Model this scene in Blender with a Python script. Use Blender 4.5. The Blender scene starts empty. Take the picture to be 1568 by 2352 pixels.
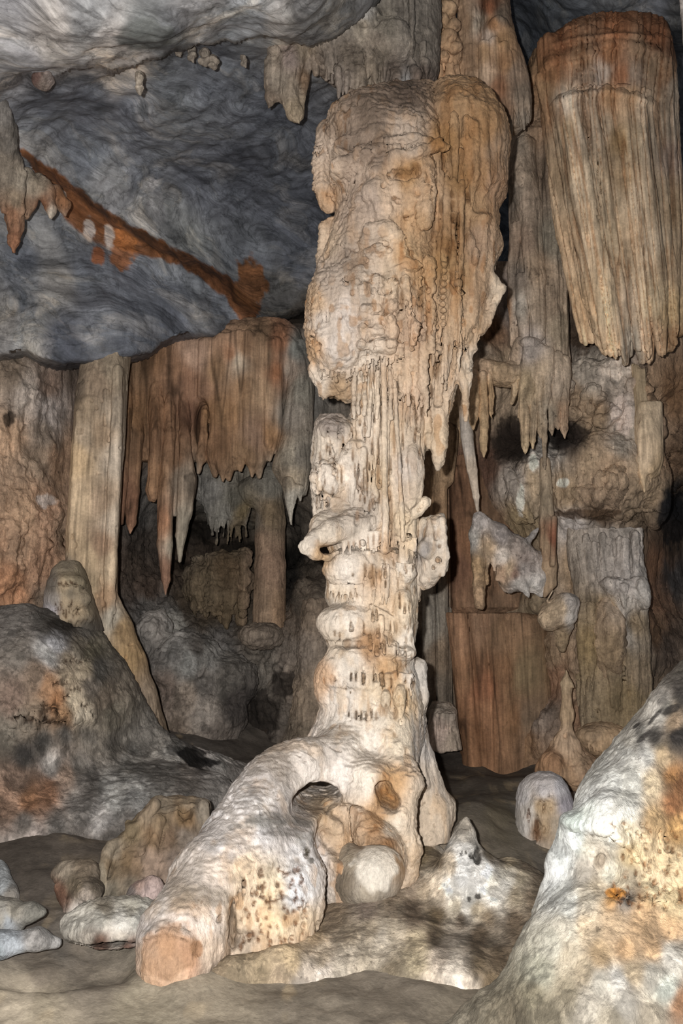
import bpy, math, random, time
import numpy as np

# ------------------------------------------------------------------ camera, world, lights, exposure
SC = bpy.context.scene
COL = SC.collection
F = 2000.0                      # focal length in pixels of the 1568x2352 frame
CX, CY = 784.0, 1176.0
PITCH = math.radians(8.0)
CAM = np.array([0.0, 0.0, 2.3])
cp, sp = math.cos(PITCH), math.sin(PITCH)

cam_d = bpy.data.cameras.new('camera')
cam_d.sensor_fit = 'VERTICAL'; cam_d.sensor_height = 36.0; cam_d.sensor_width = 24.0
cam_d.lens = 36.0 * F / 2352.0
cam_d.clip_end = 200
cam = bpy.data.objects.new('camera', cam_d); COL.objects.link(cam)
cam.location = CAM; cam.rotation_euler = (math.radians(90) + PITCH, 0, 0)
SC.camera = cam

w = bpy.data.worlds.new('cave_dark'); SC.world = w; w.use_nodes = True
w.node_tree.nodes['Background'].inputs[0].default_value = (0.85, 0.9, 1.0, 1)
w.node_tree.nodes['Background'].inputs[1].default_value = 0.06

def lamp(name, kind, loc, power, color, size=0.1, target=None, spot=None):
    l = bpy.data.lights.new(name, kind); l.energy = power; l.color = color
    if kind == 'AREA': l.shape = 'DISK'; l.size = size
    else: l.shadow_soft_size = size
    if kind == 'SPOT': l.spot_size = math.radians(spot); l.spot_blend = 0.6
    o = bpy.data.objects.new(name, l); COL.objects.link(o); o.location = loc
    if target is not None:
        from mathutils import Vector
        o.rotation_euler = (Vector(target) - Vector(loc)).to_track_quat('-Z', 'Y').to_euler()
    return o
lamp('camera_flash', 'POINT', (-0.20, -0.02, 2.42), 2700, (1.0, 0.985, 0.965), 0.035)
lamp('fill_light', 'AREA', (-4.5, 3.0, 4.2), 50, (1.0, 0.86, 0.72), 0.8, (0.5, 12, 3.2))  # unseen warm lamp added as fill

SC.view_settings.view_transform = 'Standard'; SC.view_settings.look = 'None'
SC.view_settings.gamma = 1.0; SC.view_settings.exposure = 0.14
SC.view_settings.use_curve_mapping = False
SC.cycles.max_bounces = 3; SC.cycles.diffuse_bounces = 2; SC.cycles.glossy_bounces = 1
SC.cycles.use_denoising = True
SC.cycles.caustics_reflective = False; SC.cycles.caustics_refractive = False

# ------------------------------------------------------------------ helpers: pixel <-> place
def W(px, py, d):
    """World point at distance d (world Y) seen towards pixel (px, py)."""
    px = np.asarray(px, float); py = np.asarray(py, float); d = np.asarray(d, float)
    xr = (px - CX) / F; yv = (CY - py) / F
    t = d / (cp - yv * sp)
    return np.stack(np.broadcast_arrays(CAM[0] + xr * t, d + 0 * t, CAM[2] + t * (sp + yv * cp)), -1)
def pix(P):
    q = P - CAM
    fz = q[:, 1] * cp + q[:, 2] * sp; uy = -q[:, 1] * sp + q[:, 2] * cp
    fz = np.maximum(fz, .1)
    return CX + F * q[:, 0] / fz, CY - F * uy / fz
def hexlin(h):
    h = h.lstrip('#'); c = np.array([int(h[i:i+2], 16) for i in (0, 2, 4)]) / 255.0
    return np.where(c <= 0.04045, c / 12.92, ((c + 0.055) / 1.055) ** 2.4)

# ------------------------------------------------------------------ noise
_rs = np.random.RandomState(7)
LAT = _rs.rand(64, 64, 64).astype(np.float32)
def noise(x, y, z, seed=0):
    x = np.asarray(x, np.float32) + seed * 17.31; y = np.asarray(y, np.float32) + seed * 5.77; z = np.asarray(z, np.float32) + seed * 9.13
    xi = np.floor(x); yi = np.floor(y); zi = np.floor(z)
    fx = x - xi; fy = y - yi; fz = z - zi
    fx = fx * fx * (3 - 2 * fx); fy = fy * fy * (3 - 2 * fy); fz = fz * fz * (3 - 2 * fz)
    xi = xi.astype(np.int32) & 63; yi = yi.astype(np.int32) & 63; zi = zi.astype(np.int32) & 63
    x1 = (xi + 1) & 63; y1 = (yi + 1) & 63; z1 = (zi + 1) & 63
    a = LAT[xi, yi, zi] * (1 - fx) + LAT[x1, yi, zi] * fx
    b = LAT[xi, y1, zi] * (1 - fx) + LAT[x1, y1, zi] * fx
    c = LAT[xi, yi, z1] * (1 - fx) + LAT[x1, yi, z1] * fx
    e = LAT[xi, y1, z1] * (1 - fx) + LAT[x1, y1, z1] * fx
    a = a * (1 - fy) + b * fy; c = c * (1 - fy) + e * fy
    return (a * (1 - fz) + c * fz) * 2 - 1          # -1..1
def fbm(P, s, o=4, seed=0, st=(1, 1, 1)):
    r = 0; a = 1.0; t = 0
    for i in range(o):
        r = r + a * noise(P[:, 0] * s * st[0], P[:, 1] * s * st[1], P[:, 2] * s * st[2], seed + i * 3)
        t += a; a *= .5; s *= 2.03
    return r / t
def billow(P, s, o=2, seed=0, st=(1, 1, 1)):
    r = 0; a = 1.0; t = 0
    for i in range(o):
        r = r + a * np.abs(noise(P[:, 0] * s * st[0], P[:, 1] * s * st[1], P[:, 2] * s * st[2], seed + i * 3))
        t += a; a *= .5; s *= 2.03
    return r / t                                    # 0..1 sharp valleys, round tops
def sstep(a, b, x):
    t = np.clip((x - a) / (b - a), 0, 1); return t * t * (3 - 2 * t)

# displacement recipes (P world points -> metres along the normal)
def D_flute(amp, f, seed=0, zf=.12, pw=.7):
    return lambda P, N: amp * (billow(P, f, 2, seed, (1, 1, zf)) ** pw - .45)
def D_lump(amp, f, seed=0, o=4, st=(1, 1, 1)):
    return lambda P, N: amp * fbm(P, f, o, seed, st)
def D_pop(amp, f, seed=0, st=(1, 1, 1)):
    return lambda P, N: amp * (billow(P, f, 3, seed, st) - .35)
def D_tier(amp, per, seed=0, wob=.5, rib=60, ribamp=.5, wf=1.3):
    """rounded shelves with drip teeth below each"""
    def f(P, N):
        ph = P[:, 2] / per + wob * fbm(P, wf, 2, seed, (1, 1, .35)) * 2
        s = ph - np.floor(ph)                      # 0 low .. 1 high
        b = np.sin(np.pi * np.clip((s - .18) / .82, 0, 1)) ** .7 * (1 - .35 * s)
        teeth = billow(P, rib, 1, seed + 2, (1, 1, .05)) * (1 - sstep(.25, .5, s)) * ribamp
        side = 1 - np.clip(np.abs(N[:, 2]) * 1.1, 0, 1) ** 2
        return amp * (b - .4 + teeth) * side
    return f
def D_shingle(amp, f, seed=0):
    """small downward-lapping scales"""
    def g(P, N):
        ph = P[:, 2] * f + 2.2 * noise(P[:, 0] * 3.1, P[:, 1] * 3.1, P[:, 2] * 2.2, seed) + .9 * noise(P[:, 0] * 11, P[:, 1] * 11, P[:, 2] * 7, seed + 1)
        q = ph - np.floor(ph); return amp * (sstep(0, .22, q) * (1 - .75 * q) - .35) * (.45 + .55 * sstep(-.3, .4, noise(P[:, 0] * 2.3, P[:, 1] * 2.3, P[:, 2] * 2.3, seed + 2)))
    return g
def D_pits(amp, f, th=.45, seed=0, st=(1, 1, .55)):
    """scattered drip holes"""
    return lambda P, N: -amp * sstep(th, th + .22, noise(P[:, 0] * f * st[0], P[:, 1] * f * st[1], P[:, 2] * f * st[2], seed)) * sstep(.0, .3, noise(P[:, 0] * f * .17, P[:, 1] * f * .17, P[:, 2] * f * .17, seed + 5))

# ------------------------------------------------------------------ distance-field bodies turned into meshes
class Body:
    def __init__(s, vox): s.v = vox; s.ops = []; s.disp = []
    def _add(s, fn, lo, hi, k, sub): s.ops.append((fn, np.array(lo, float), np.array(hi, float), k, sub)); return s
    def cone(s, a, r1, b, r2, k=.05, sub=False, sq=1.0):
        a = np.array(a, float); b = np.array(b, float); R = max(r1, r2)
        ab = b - a; L = float(ab @ ab) + 1e-9
        def fn(X, Y, Z):
            x = X - a[0]; y = Y - a[1]; z = Z - a[2]
            t = np.clip((x * ab[0] + y * ab[1] + z * ab[2]) / L, 0, 1)
            dx = x - ab[0] * t; dy = (y - ab[1] * t) / sq; dz = z - ab[2] * t
            return np.sqrt(dx * dx + dy * dy + dz * dz) - (r1 + (r2 - r1) * t)
        e = np.array([R, R * max(sq, 1), R])
        return s._add(fn, np.minimum(a, b) - e, np.maximum(a, b) + e, k, sub)
    def ell(s, c, r, k=.05, sub=False, n=2.0):
        c = np.array(c, float); r = np.array(r, float); m = r.min()
        def fn(X, Y, Z):
            x = np.abs((X - c[0]) / r[0]); y = np.abs((Y - c[1]) / r[1]); z = np.abs((Z - c[2]) / r[2])
            if n == 2: q = np.sqrt(x * x + y * y + z * z)
            else: q = (x ** n + y ** n + z ** n) ** (1 / n)
            return (q - 1) * m
        return s._add(fn, c - r, c + r, k, sub)
    # pixel wrappers: radii in pixels at that distance
    def c(s, x1, y1, r1, x2, y2, r2, d, d2=None, k=.04, sub=False, sq=1.0):
        d2 = d if d2 is None else d2
        return s.cone(W(x1, y1, d), r1 * d / F, W(x2, y2, d2), r2 * d2 / F, k, sub, sq)
    def ch(s, pts, k=.04, sq=1.0, sub=False):
        for (x1, y1, r1, d1), (x2, y2, r2, d2) in zip(pts[:-1], pts[1:]): s.c(x1, y1, r1, x2, y2, r2, d1, d2, k, sub, sq)
        return s
    def e(s, x, y, d, rx, ry, dep, k=.05, sub=False, n=2.0):
        return s.ell(W(x, y, d), (rx * d / F, dep, ry * d / F), k, sub, n)
    def loft(s, rows, k=.05, n=2.3, sub=False, ends=.03):
        """rows (py, left px, right px, distance, half depth m) from top to bottom"""
        A = np.array(rows, float)
        zl = W(A[:, 1], A[:, 0], A[:, 3]); zr = W(A[:, 2], A[:, 0], A[:, 3])
        z = zl[:, 2]; o = np.argsort(z); z = z[o]
        cx = ((zl[:, 0] + zr[:, 0]) / 2)[o]; ax = ((zr[:, 0] - zl[:, 0]) / 2)[o]; cy = A[o, 3]; by = A[o, 4]
        def fn(X, Y, Z):
            zz = Z[0, 0, :]
            c_ = np.interp(zz, z, cx); a_ = np.maximum(np.interp(zz, z, ax), .01); y_ = np.interp(zz, z, cy); b_ = np.maximum(np.interp(zz, z, by), .01)
            q = (np.abs((X - c_) / a_) ** n + np.abs((Y - y_) / b_) ** n) ** (1 / n)
            f = (q - 1) * np.minimum(a_, b_)
            return np.maximum(f, np.maximum(zz - z[-1], z[0] - zz) + ends * 0)
        return s._add(fn, ((cx - ax).min(), (cy - by).min(), z[0]), ((cx + ax).max(), (cy + by).max(), z[-1]), k, sub)
    def holes(s, lst, d, dep=.1, k=.008):
        for q in lst:
            dd = d + (q[4] if len(q) > 4 else 0); rx = q[2] * .85; sq = max(1.0, dep / (rx * dd / F))
            if q[3] > 1.6 * q[2]: s.c(q[0], q[1] - q[3], rx * .2, q[0] + .1 * q[2], q[1] + q[3] - rx, rx, dd, dd, k, True, sq)
            else: s.e(q[0], q[1], dd, rx, q[3], dep, k, sub=True)
        return s
    def pipes(s, tops, bots, r, n, seed=0, k=.012, jy=14, jr=.3, tip=7, jx=.35, jd=.05, sq=1.0, wav=0):
        """row of fused hanging pipes; tops / bots are polylines [(px, py, d)...] swept together"""
        rd = random.Random(seed); T = np.array(tops, float); B = np.array(bots, float)
        tt = np.linspace(0, 1, len(T)); tb = np.linspace(0, 1, len(B))
        for i in range(n):
            u = (i + .5 + rd.uniform(-jx, jx)) / n
            t = [np.interp(u, tt, T[:, j]) for j in range(3)]; b = [np.interp(u, tb, B[:, j]) for j in range(3)]
            rr = r * (1 + rd.uniform(-jr, jr)); dd = rd.uniform(-jd, jd); y = b[1] + rd.uniform(-jy, jy)
            t[1] += rd.uniform(-jy, jy) * .3
            q = max(.3, min(.9, 1 - tip * rr / max(30, y - t[1])))
            mx = t[0] + (b[0] - t[0]) * q + rd.uniform(-wav, wav); my = t[1] + (y - t[1]) * q; md = t[2] + (b[2] - t[2]) * q + dd
            s.c(t[0], t[1], rr * .9, mx, my, rr, t[2] + dd, md, k, sq=sq)
            s.c(mx, my, rr, b[0], y, rr * .28, md, b[2] + dd, k, sq=sq)
        return s
    def field(s):
        lo = np.min([o[1] for o in s.ops if not o[4]], 0) - 4 * s.v; hi = np.max([o[2] for o in s.ops if not o[4]], 0) + 4 * s.v
        n = np.ceil((hi - lo) / s.v).astype(int) + 1
        ax = [lo[i] + s.v * np.arange(n[i]) for i in range(3)]
        f = np.full(n, .5, np.float32)
        for fn, a, b, k, sub in s.ops:
            m = max(k, 3 * s.v) + s.v
            i0 = np.clip(((a - m - lo) / s.v).astype(int), 0, n - 1); i1 = np.clip(np.ceil((b + m - lo) / s.v).astype(int) + 1, 1, n)
            if np.any(i1 <= i0): continue
            g = f[i0[0]:i1[0], i0[1]:i1[1], i0[2]:i1[2]]
            X = ax[0][i0[0]:i1[0]][:, None, None].astype(np.float32); Y = ax[1][i0[1]:i1[1]][None, :, None].astype(np.float32); Z = ax[2][i0[2]:i1[2]][None, None, :].astype(np.float32)
            q = fn(X, Y, Z)
            if sub:
                h = np.maximum(k - np.abs(g + q), 0) / k; g[...] = np.maximum(g, -q) + h * h * k * .25
            else:
                h = np.maximum(k - np.abs(g - q), 0) / k; g[...] = np.minimum(g, q) - h * h * k * .25
        return f, lo
    def mesh(s):
        f, lo = s.field()
        f[0] = f[-1] = .5; f[:, 0] = f[:, -1] = .5; f[:, :, 0] = f[:, :, -1] = .5
        I = f < 0
        c = np.zeros(np.array(f.shape) - 1, np.uint8)
        for dx in (0, 1):
            for dy in (0, 1):
                for dz in (0, 1): c += I[dx:I.shape[0] - 1 + dx, dy:I.shape[1] - 1 + dy, dz:I.shape[2] - 1 + dz]
        act = (c > 0) & (c < 8); ijk = np.argwhere(act); idx = np.full(c.shape, -1, np.int32); idx[act] = np.arange(len(ijk))
        pos = np.zeros((len(ijk), 3)); cnt = np.zeros(len(ijk))
        for axx in range(3):
            o = [0, 1, 2]; o.remove(axx)
            for u in (0, 1):
                for v in (0, 1):
                    a = np.zeros(3, int); a[o[0]] = u; a[o[1]] = v; b = a.copy(); b[axx] = 1
                    A = ijk + a; B = ijk + b
                    fa = f[A[:, 0], A[:, 1], A[:, 2]]; fb = f[B[:, 0], B[:, 1], B[:, 2]]
                    m = (fa < 0) != (fb < 0); t = np.where(m, fa / np.where(m, fa - fb, 1), 0)
                    pos += m[:, None] * (a + (b - a) * t[:, None]); cnt += m
        V = lo + s.v * (ijk + pos / cnt[:, None])
        Q = []
        for axx in range(3):
            o = [(axx + 1) % 3, (axx + 2) % 3]
            sl = [slice(None)] * 3; sr = [slice(None)] * 3; sl[axx] = slice(0, -1); sr[axx] = slice(1, None)
            ch = I[tuple(sl)] != I[tuple(sr)]; e = np.argwhere(ch); st = I[tuple(sl)][ch]
            ok = (e[:, o[0]] > 0) & (e[:, o[1]] > 0) & (e[:, o[0]] < idx.shape[o[0]]) & (e[:, o[1]] < idx.shape[o[1]]); e = e[ok]; st = st[ok]
            def g(u, v):
                q = e.copy(); q[:, o[0]] -= u; q[:, o[1]] -= v; return idx[q[:, 0], q[:, 1], q[:, 2]]
            q = np.stack([g(1, 1), g(0, 1), g(0, 0), g(1, 0)], 1); q[~st] = q[~st][:, ::-1]; Q.append(q)
        return V, np.concatenate(Q)

def vnormals(V, Q):
    a = V[Q[:, 2]] - V[Q[:, 0]]; b = V[Q[:, 3]] - V[Q[:, 1]]; fn = np.cross(a, b)
    N = np.zeros_like(V)
    for j in range(4):
        for i in range(3): N[:, i] += np.bincount(Q[:, j], fn[:, i], len(V))
    return N / (np.linalg.norm(N, axis=1)[:, None] + 1e-12)

def raw_mesh(name, V, Q, col, mat, parent=None, origin=None):
    me = bpy.data.meshes.new(name)
    o0 = np.zeros(3) if origin is None else np.array(origin, float)
    me.vertices.add(len(V)); me.vertices.foreach_set('co', (V - o0).astype(np.float32).ravel())
    me.loops.add(Q.size); me.loops.foreach_set('vertex_index', Q.astype(np.int32).ravel())
    me.polygons.add(len(Q)); me.polygons.foreach_set('loop_start', np.arange(0, Q.size, 4, dtype=np.int32))
    me.polygons.foreach_set('use_smooth', np.ones(len(Q), bool))
    me.update(calc_edges=True)
    ca = me.color_attributes.new('Col', 'FLOAT_COLOR', 'POINT')
    c4 = np.ones((len(V), 4), np.float32); c4[:, :3] = col; ca.data.foreach_set('color', c4.ravel())
    me.materials.append(mat)
    ob = bpy.data.objects.new(name, me); COL.objects.link(ob)
    if parent is not None: ob.parent = parent
    elif origin is not None: ob.location = o0
    return ob

# stone colour: scattered tone samples (px, py, hex), blended with wandering borders
def tones(P, pts, gain=1.0, warp=18, p=3.2, wf=2.2, streak=.25, seed=0, sat=.74):
    px, py = pix(P)
    wx = fbm(P, wf, 4, seed + 40) * warp; wy = fbm(P, wf, 4, seed + 50, (1, 1, .4)) * warp * 1.6
    x = px + wx; y = py + wy
    num = 0; den = 0
    for (a, b, h) in pts:
        wgt = 1 / (((x - a) ** 2 + ((y - b) * .75) ** 2) + 60) ** (p / 2 + .4)
        num = num + wgt[:, None] * hexlin(h)[None]; den = den + wgt
    c = num / den[:, None]; l = c.mean(1)[:, None]; c = l + (c - l) * sat
    if streak:
        m = 1 + 1.3 * streak * fbm(P, 9, 3, seed + 60, (1, 1, .08))
        ln = 1 - sstep(.0, .13, np.abs(noise(P[:, 0] * 7.5, P[:, 1] * 7.5, P[:, 2] * .55, seed + 63))) * 1.0
        ln = ln * sstep(-.2, .3, noise(P[:, 0] * 2, P[:, 1] * 2, P[:, 2] * 1.2, seed + 64))
        c = c * (m * (1 - np.clip(1.4 * streak * ln, 0, .55)))[:, None]
    c = np.maximum(c * gain, .004); m = c.max(1)[:, None]; lim = .62 + .26 * np.tanh((m - .62) / .26)      # nothing reflects more than fresh calcite
    return c * np.where(m > .62, lim / m, 1)
def spot(c, P, px, py, rx, ry, hexc, amt=1.0, ragged=.7, f=9, seed=0, gain=1.0):
    """a patch of tone with a ragged border of its own"""
    x, y = pix(P); q = np.sqrt(((x - px) / rx) ** 2 + ((y - py) / ry) ** 2) + ragged * fbm(P, f, 4, seed + int(px) % 13)
    m = (1 - sstep(.75, 1.0, q)) * amt
    return c * (1 - m[:, None]) + hexlin(hexc)[None] * gain * m[:, None]

def part(name, body, mat, colf, disp=(), parent=None, root=None, smooth=0):
    V, Q = body.mesh()
    for f in disp:
        N = vnormals(V, Q); V = V + N * f(V, N)[:, None]
    N = vnormals(V, Q)
    c = colf(V, N)
    org = None
    if parent is not None:
        org = np.array(parent.get('org', (0, 0, 0)))
    elif root is not None: org = root
    ob = raw_mesh(name, V, Q, c, mat, parent, org)
    return ob
def thing(name, org, label, cat, group=None):
    o = bpy.data.objects.new(name, None); COL.objects.link(o); o.location = org; o.empty_display_size = .1
    o['org'] = [float(v) for v in org]; tag(o, label, cat, group); return o
def tag(o, label=None, cat=None, group=None, kind='thing'):
    if label: o['label'] = label
    if cat: o['category'] = cat
    if group: o['group'] = group
    o['kind'] = kind
    return o

def sheet(name, x0, x1, y0, y1, step, dctrl, mat, colf, ddisp=(), kind='structure', keep=None, dmod=None):
    """continuous rock surface: distance field from control points, then relief in place"""
    xs = np.concatenate([np.arange(x0 - 520, x0, step * 4), np.arange(x0, x1 + step, step), np.arange(x1 + step * 4, x1 + 520, step * 4)]); ys = np.arange(y0, y1 + step, step)   # coarser past the frame
    X, Y = np.meshgrid(xs, ys); x = X.ravel(); y = Y.ravel()
    C = np.array(dctrl, float); S = 400.0
    def U(r2): return np.where(r2 > 0, r2 * np.log(r2 + 1e-12), 0)
    n = len(C); K = U(((C[:, None, 0] - C[None, :, 0]) / S) ** 2 + ((C[:, None, 1] - C[None, :, 1]) / S) ** 2) + np.eye(n) * .01
    Pm = np.c_[np.ones(n), C[:, 0] / S, C[:, 1] / S]
    A = np.block([[K, Pm], [Pm.T, np.zeros((3, 3))]]); wv = np.linalg.solve(A, np.r_[C[:, 2], 0, 0, 0])
    d = wv[n] + wv[n + 1] * x / S + wv[n + 2] * y / S
    for i in range(n): d += wv[i] * U(((x - C[i, 0]) / S) ** 2 + ((y - C[i, 1]) / S) ** 2)
    d = np.clip(d, 3.2, 17.5)
    if dmod is not None: d = dmod(x, y, d)
    V = W(x, y, d); nx = len(xs); ny = len(ys)
    i = (np.arange(ny - 1)[:, None] * nx + np.arange(nx - 1)[None]).ravel()
    Q = np.stack([i, i + nx, i + nx + 1, i + 1], 1)
    for f in ddisp:
        N = vnormals(V, Q); V = V + N * f(V, N)[:, None]
    N = vnormals(V, Q); c = colf(V, N)
    ob = raw_mesh(name, V, Q, c, mat); ob['kind'] = kind
    return ob

# ------------------------------------------------------------------ stone materials
def stone(name, streak=.35, grain=.25, speck=.3, spcol='3a2a1e', bump=.5, rough=.8, mott=.3, swirl=0, spscale=22, bdist=.02, spth=.62, crust=0):
    m = bpy.data.materials.new(name); m.use_nodes = True; nt = m.node_tree; N = nt.nodes; L = nt.links
    b = N['Principled BSDF']; b.inputs['Roughness'].default_value = rough; b.inputs['Specular IOR Level'].default_value = .22
    tc = N.new('ShaderNodeTexCoord').outputs['Object']
    at = N.new('ShaderNodeAttribute'); at.attribute_name = 'Col'; col = at.outputs['Color']
    def mp(sc, rot=(0, 0, 0), src=tc):
        q = N.new('ShaderNodeMapping'); q.inputs['Scale'].default_value = sc; q.inputs['Rotation'].default_value = rot; L.new(src, q.inputs[0]); return q.outputs[0]
    def ns(src, sc, det=4, dis=0, ro=.55):
        q = N.new('ShaderNodeTexNoise'); q.inputs['Scale'].default_value = sc; q.inputs['Detail'].default_value = det; q.inputs['Distortion'].default_value = dis; q.inputs['Roughness'].default_value = ro
        L.new(src, q.inputs['Vector']); return q.outputs['Fac']
    def rng(src, a, b_, c, d):
        q = N.new('ShaderNodeMapRange'); q.inputs[1].default_value = a; q.inputs[2].default_value = b_; q.inputs[3].default_value = c; q.inputs[4].default_value = d
        L.new(src, q.inputs[0]); return q.outputs[0]
    def mixc(fac, a, b_, mode='MIX'):
        q = N.new('ShaderNodeMix'); q.data_type = 'RGBA'; q.blend_type = mode
        if isinstance(fac, float): q.inputs[0].default_value = fac
        else: L.new(fac, q.inputs[0])
        for s, v in ((6, a), (7, b_)):
            if isinstance(v, tuple): q.inputs[s].default_value = v
            else: L.new(v, q.inputs[s])
        return q.outputs[2]
    def mul(c, f):
        q = N.new('ShaderNodeVectorMath'); q.operation = 'SCALE'; L.new(c, q.inputs[0]); L.new(f, q.inputs['Scale']); return q.outputs[0]
    st = ns(mp((1, 1, .07)), 26, 4, .3)
    gr = ns(tc, 38, 6, 0, .7)
    col = mul(col, rng(st, .3, .7, 1 - streak, 1 + streak))
    col = mul(col, rng(gr, .3, .7, 1 - grain, 1 + grain))
    if mott:
        mo = ns(tc, 5.5, 5, .8, .6); col = mul(col, rng(mo, .3, .7, 1 - mott, 1 + mott))
    if crust:
        k1 = ns(mp((1, 1, .8)), 11, 9, .6, .72); k2 = ns(tc, 2.4, 3); k3 = N.new('ShaderNodeMath'); k3.operation = 'MULTIPLY_ADD'; L.new(k2, k3.inputs[0]); k3.inputs[1].default_value = .5; L.new(k1, k3.inputs[2])
        col = mul(col, rng(k3.outputs[0], .69, .81, 1 - crust, 1 + crust * .8))
    if swirl:
        q = N.new('ShaderNodeTexNoise'); q.inputs['Scale'].default_value = .5; q.inputs['Detail'].default_value = 2; L.new(tc, q.inputs['Vector'])
        va = N.new('ShaderNodeVectorMath'); va.operation = 'MULTIPLY_ADD'; L.new(q.outputs['Color'], va.inputs[0]); va.inputs[1].default_value = (1.5, 1.5, 1.5); L.new(tc, va.inputs[2])
        def mt(sc, rot):
            q = N.new('ShaderNodeMapping'); q.vector_type = 'TEXTURE'; q.inputs['Scale'].default_value = sc; q.inputs['Rotation'].default_value = rot; L.new(va.outputs[0], q.inputs[0]); return q.outputs[0]
        sw = ns(mt((3.4, .62, .6), (.15, .1, 1.15)), 1.0, 9, .55, .66)
        sw2 = ns(mt((1.7, .20, .2), (.2, .05, 1.0)), 1.0, 7, .4, .7)
        cr = N.new('ShaderNodeValToRGB'); L.new(sw, cr.inputs[0]); e = cr.color_ramp.elements
        e[0].position = .33; e[0].color = (.55, .56, .60, 1); e[1].position = .74; e[1].color = (2.0, 1.85, 1.65, 1)
        for ps, cc in ((.43, (.74, .75, .79, 1)), (.5, (.95, .96, 1, 1)), (.53, (.8, .82, .85, 1)), (.6, (1.2, 1.15, 1.1, 1))):
            x = e.new(ps); x.color = cc
        col = mixc(swirl, col, mixc(1.0, col, cr.outputs[0], 'MULTIPLY'))
        vn = ns(mt((1.5, .34, .34), (.3, .1, .9)), 1.0, 6, 1.2, .6); ab = N.new('ShaderNodeMath'); ab.operation = 'SUBTRACT'; L.new(vn, ab.inputs[0]); ab.inputs[1].default_value = .5
        a2 = N.new('ShaderNodeMath'); a2.operation = 'ABSOLUTE'; L.new(ab.outputs[0], a2.inputs[0]); col = mul(col, rng(a2.outputs[0], 0, .035, 1 - .38 * swirl, 1))
        col = mul(col, rng(sw2, .32, .68, 1 - .5 * swirl, 1 + .6 * swirl))
    if speck:
        s1 = ns(mp((1, 1, .6)), spscale, 3, .2); s2 = ns(tc, 3.1, 2)
        th = rng(s1, spth, spth + .05, 0, 1); mm = N.new('ShaderNodeMath'); mm.operation = 'MULTIPLY'; L.new(th, mm.inputs[0]); L.new(rng(s2, .42, .6, 0, speck), mm.inputs[1])
        sc = hexlin(spcol); col = mixc(mm.outputs[0], col, (float(sc[0]), float(sc[1]), float(sc[2]), 1))
    L.new(col, b.inputs['Base Color'])
    bn = ns(mp((1, 1, .35)), 17, 7, .2, .68)
    bp = N.new('ShaderNodeBump'); bp.inputs['Strength'].default_value = bump; bp.inputs['Distance'].default_value = bdist
    L.new(bn, bp.inputs['Height']); L.new(bp.outputs[0], b.inputs['Normal'])
    return m
M = dict(
    cream=stone('cream_calcite', .13, .20, .4, '5a3f28', 1.0, .78, .10, spth=.63, bdist=.03),
    ochre=stone('ochre_flowstone', .34, .18, .25, '2a1a10', .9, .8, .22),
    wall=stone('brown_flowstone', .28, .28, .5, '221912', .9, .85, .3, bdist=.04),
    marble=stone('grey_marble', .05, .14, .1, '24262a', .35, .62, .12, swirl=1.0),
    dust=stone('dusty_floor', .05, .14, .0, '3a2a1e', .5, .9, .14, crust=.12),
    patchy=stone('patchy_white_rock', .06, .22, .45, '2b2118', .9, .8, .2, bdist=.03, crust=.30),
)

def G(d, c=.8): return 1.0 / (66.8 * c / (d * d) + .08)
def polyy(x, pts):
    a = np.array(pts, float); return np.interp(x, a[:, 0], a[:, 1])

# ================================================================== the setting
# ---- ceiling: pale front slab, grey vault, hanging block below the ochre seam
SLAB = [(-120, 215), (0, 207), (60, 180), (105, 205), (150, 182), (210, 164), (300, 166), (345, 150), (400, 118), (470, 108), (520, 92), (600, 82), (690, 92), (740, 95), (790, 60), (900, -40), (1700, -300)]
SEAM = [(-120, 300), (20, 335), (60, 352), (130, 400), (220, 470), (340, 545), (430, 588), (520, 640), (570, 690), (640, 735), (700, 760), (760, 790), (1700, 900)]
LIP = [(-120, 812), (0, 812), (60, 805), (130, 830), (220, 826), (290, 812), (345, 806), (372, 782), (430, 768), (500, 765), (545, 742), (610, 728), (660, 712), (720, 690), (1000, 600), (1150, 200), (1300, 70), (1500, 60), (1700, 60)]
def ceil_mod(x, y, d):
    wob = 9 * np.sin(x / 23.0) + 6 * np.sin(x / 9.0 + 1)
    d = d + .75 * sstep(-3, 8, y - polyy(x, SLAB) + wob * .5)
    below = sstep(-8, 20, y - polyy(x, SEAM) + wob * .5)
    d = d - .28 * below * sstep(900, 500, x) * sstep(60, 0, y - polyy(x, SEAM) - 20)
    d = d + .5 * below * 0
    d = d + 6.0 * sstep(0, 70, y - polyy(x, LIP) + wob * .25) 
    return d
ceil_ctrl = [(-100, -80, 5.9), (300, -80, 6.0), (700, -80, 6.4), (-100, 180, 6.9), (200, 150, 6.9), (400, 100, 7.0), (650, 70, 7.3),
    (-100, 300, 7.9), (100, 230, 7.9), (250, 200, 8.0), (450, 150, 8.0), (620, 130, 8.4), (-100, 350, 8.3), (60, 350, 8.7), (200, 300, 9.1), (400, 300, 9.3), (600, 300, 9.8),
    (220, 465, 10.1), (400, 450, 10.9), (600, 480, 12.0), (740, 300, 10.5), (740, 550, 12.8), (340, 540, 10.8), (520, 640, 12.2), (640, 660, 13.0),
    (20, 480, 9.3), (-100, 480, 9.2), (150, 560, 9.9), (300, 650, 10.5), (450, 700, 11.2), (20, 650, 9.6), (-100, 700, 9.5), (100, 760, 9.4), (300, 780, 10.2), (420, 740, 11.0), (550, 730, 12.0),
    (130, 830, 9.5), (-100, 820, 9.4), (700, 740, 13.3), (-100, 950, 9.8), (300, 950, 11), (700, 950, 14),
    (900, 100, 9.5), (1000, 300, 12.5), (1170, 30, 11.8), (1220, 130, 12.6), (1300, 20, 10.6), (1500, 30, 10.8), (1600, 60, 11), (1400, 150, 12.5), (1000, -80, 8.6), (1650, -80, 9)]
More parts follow.
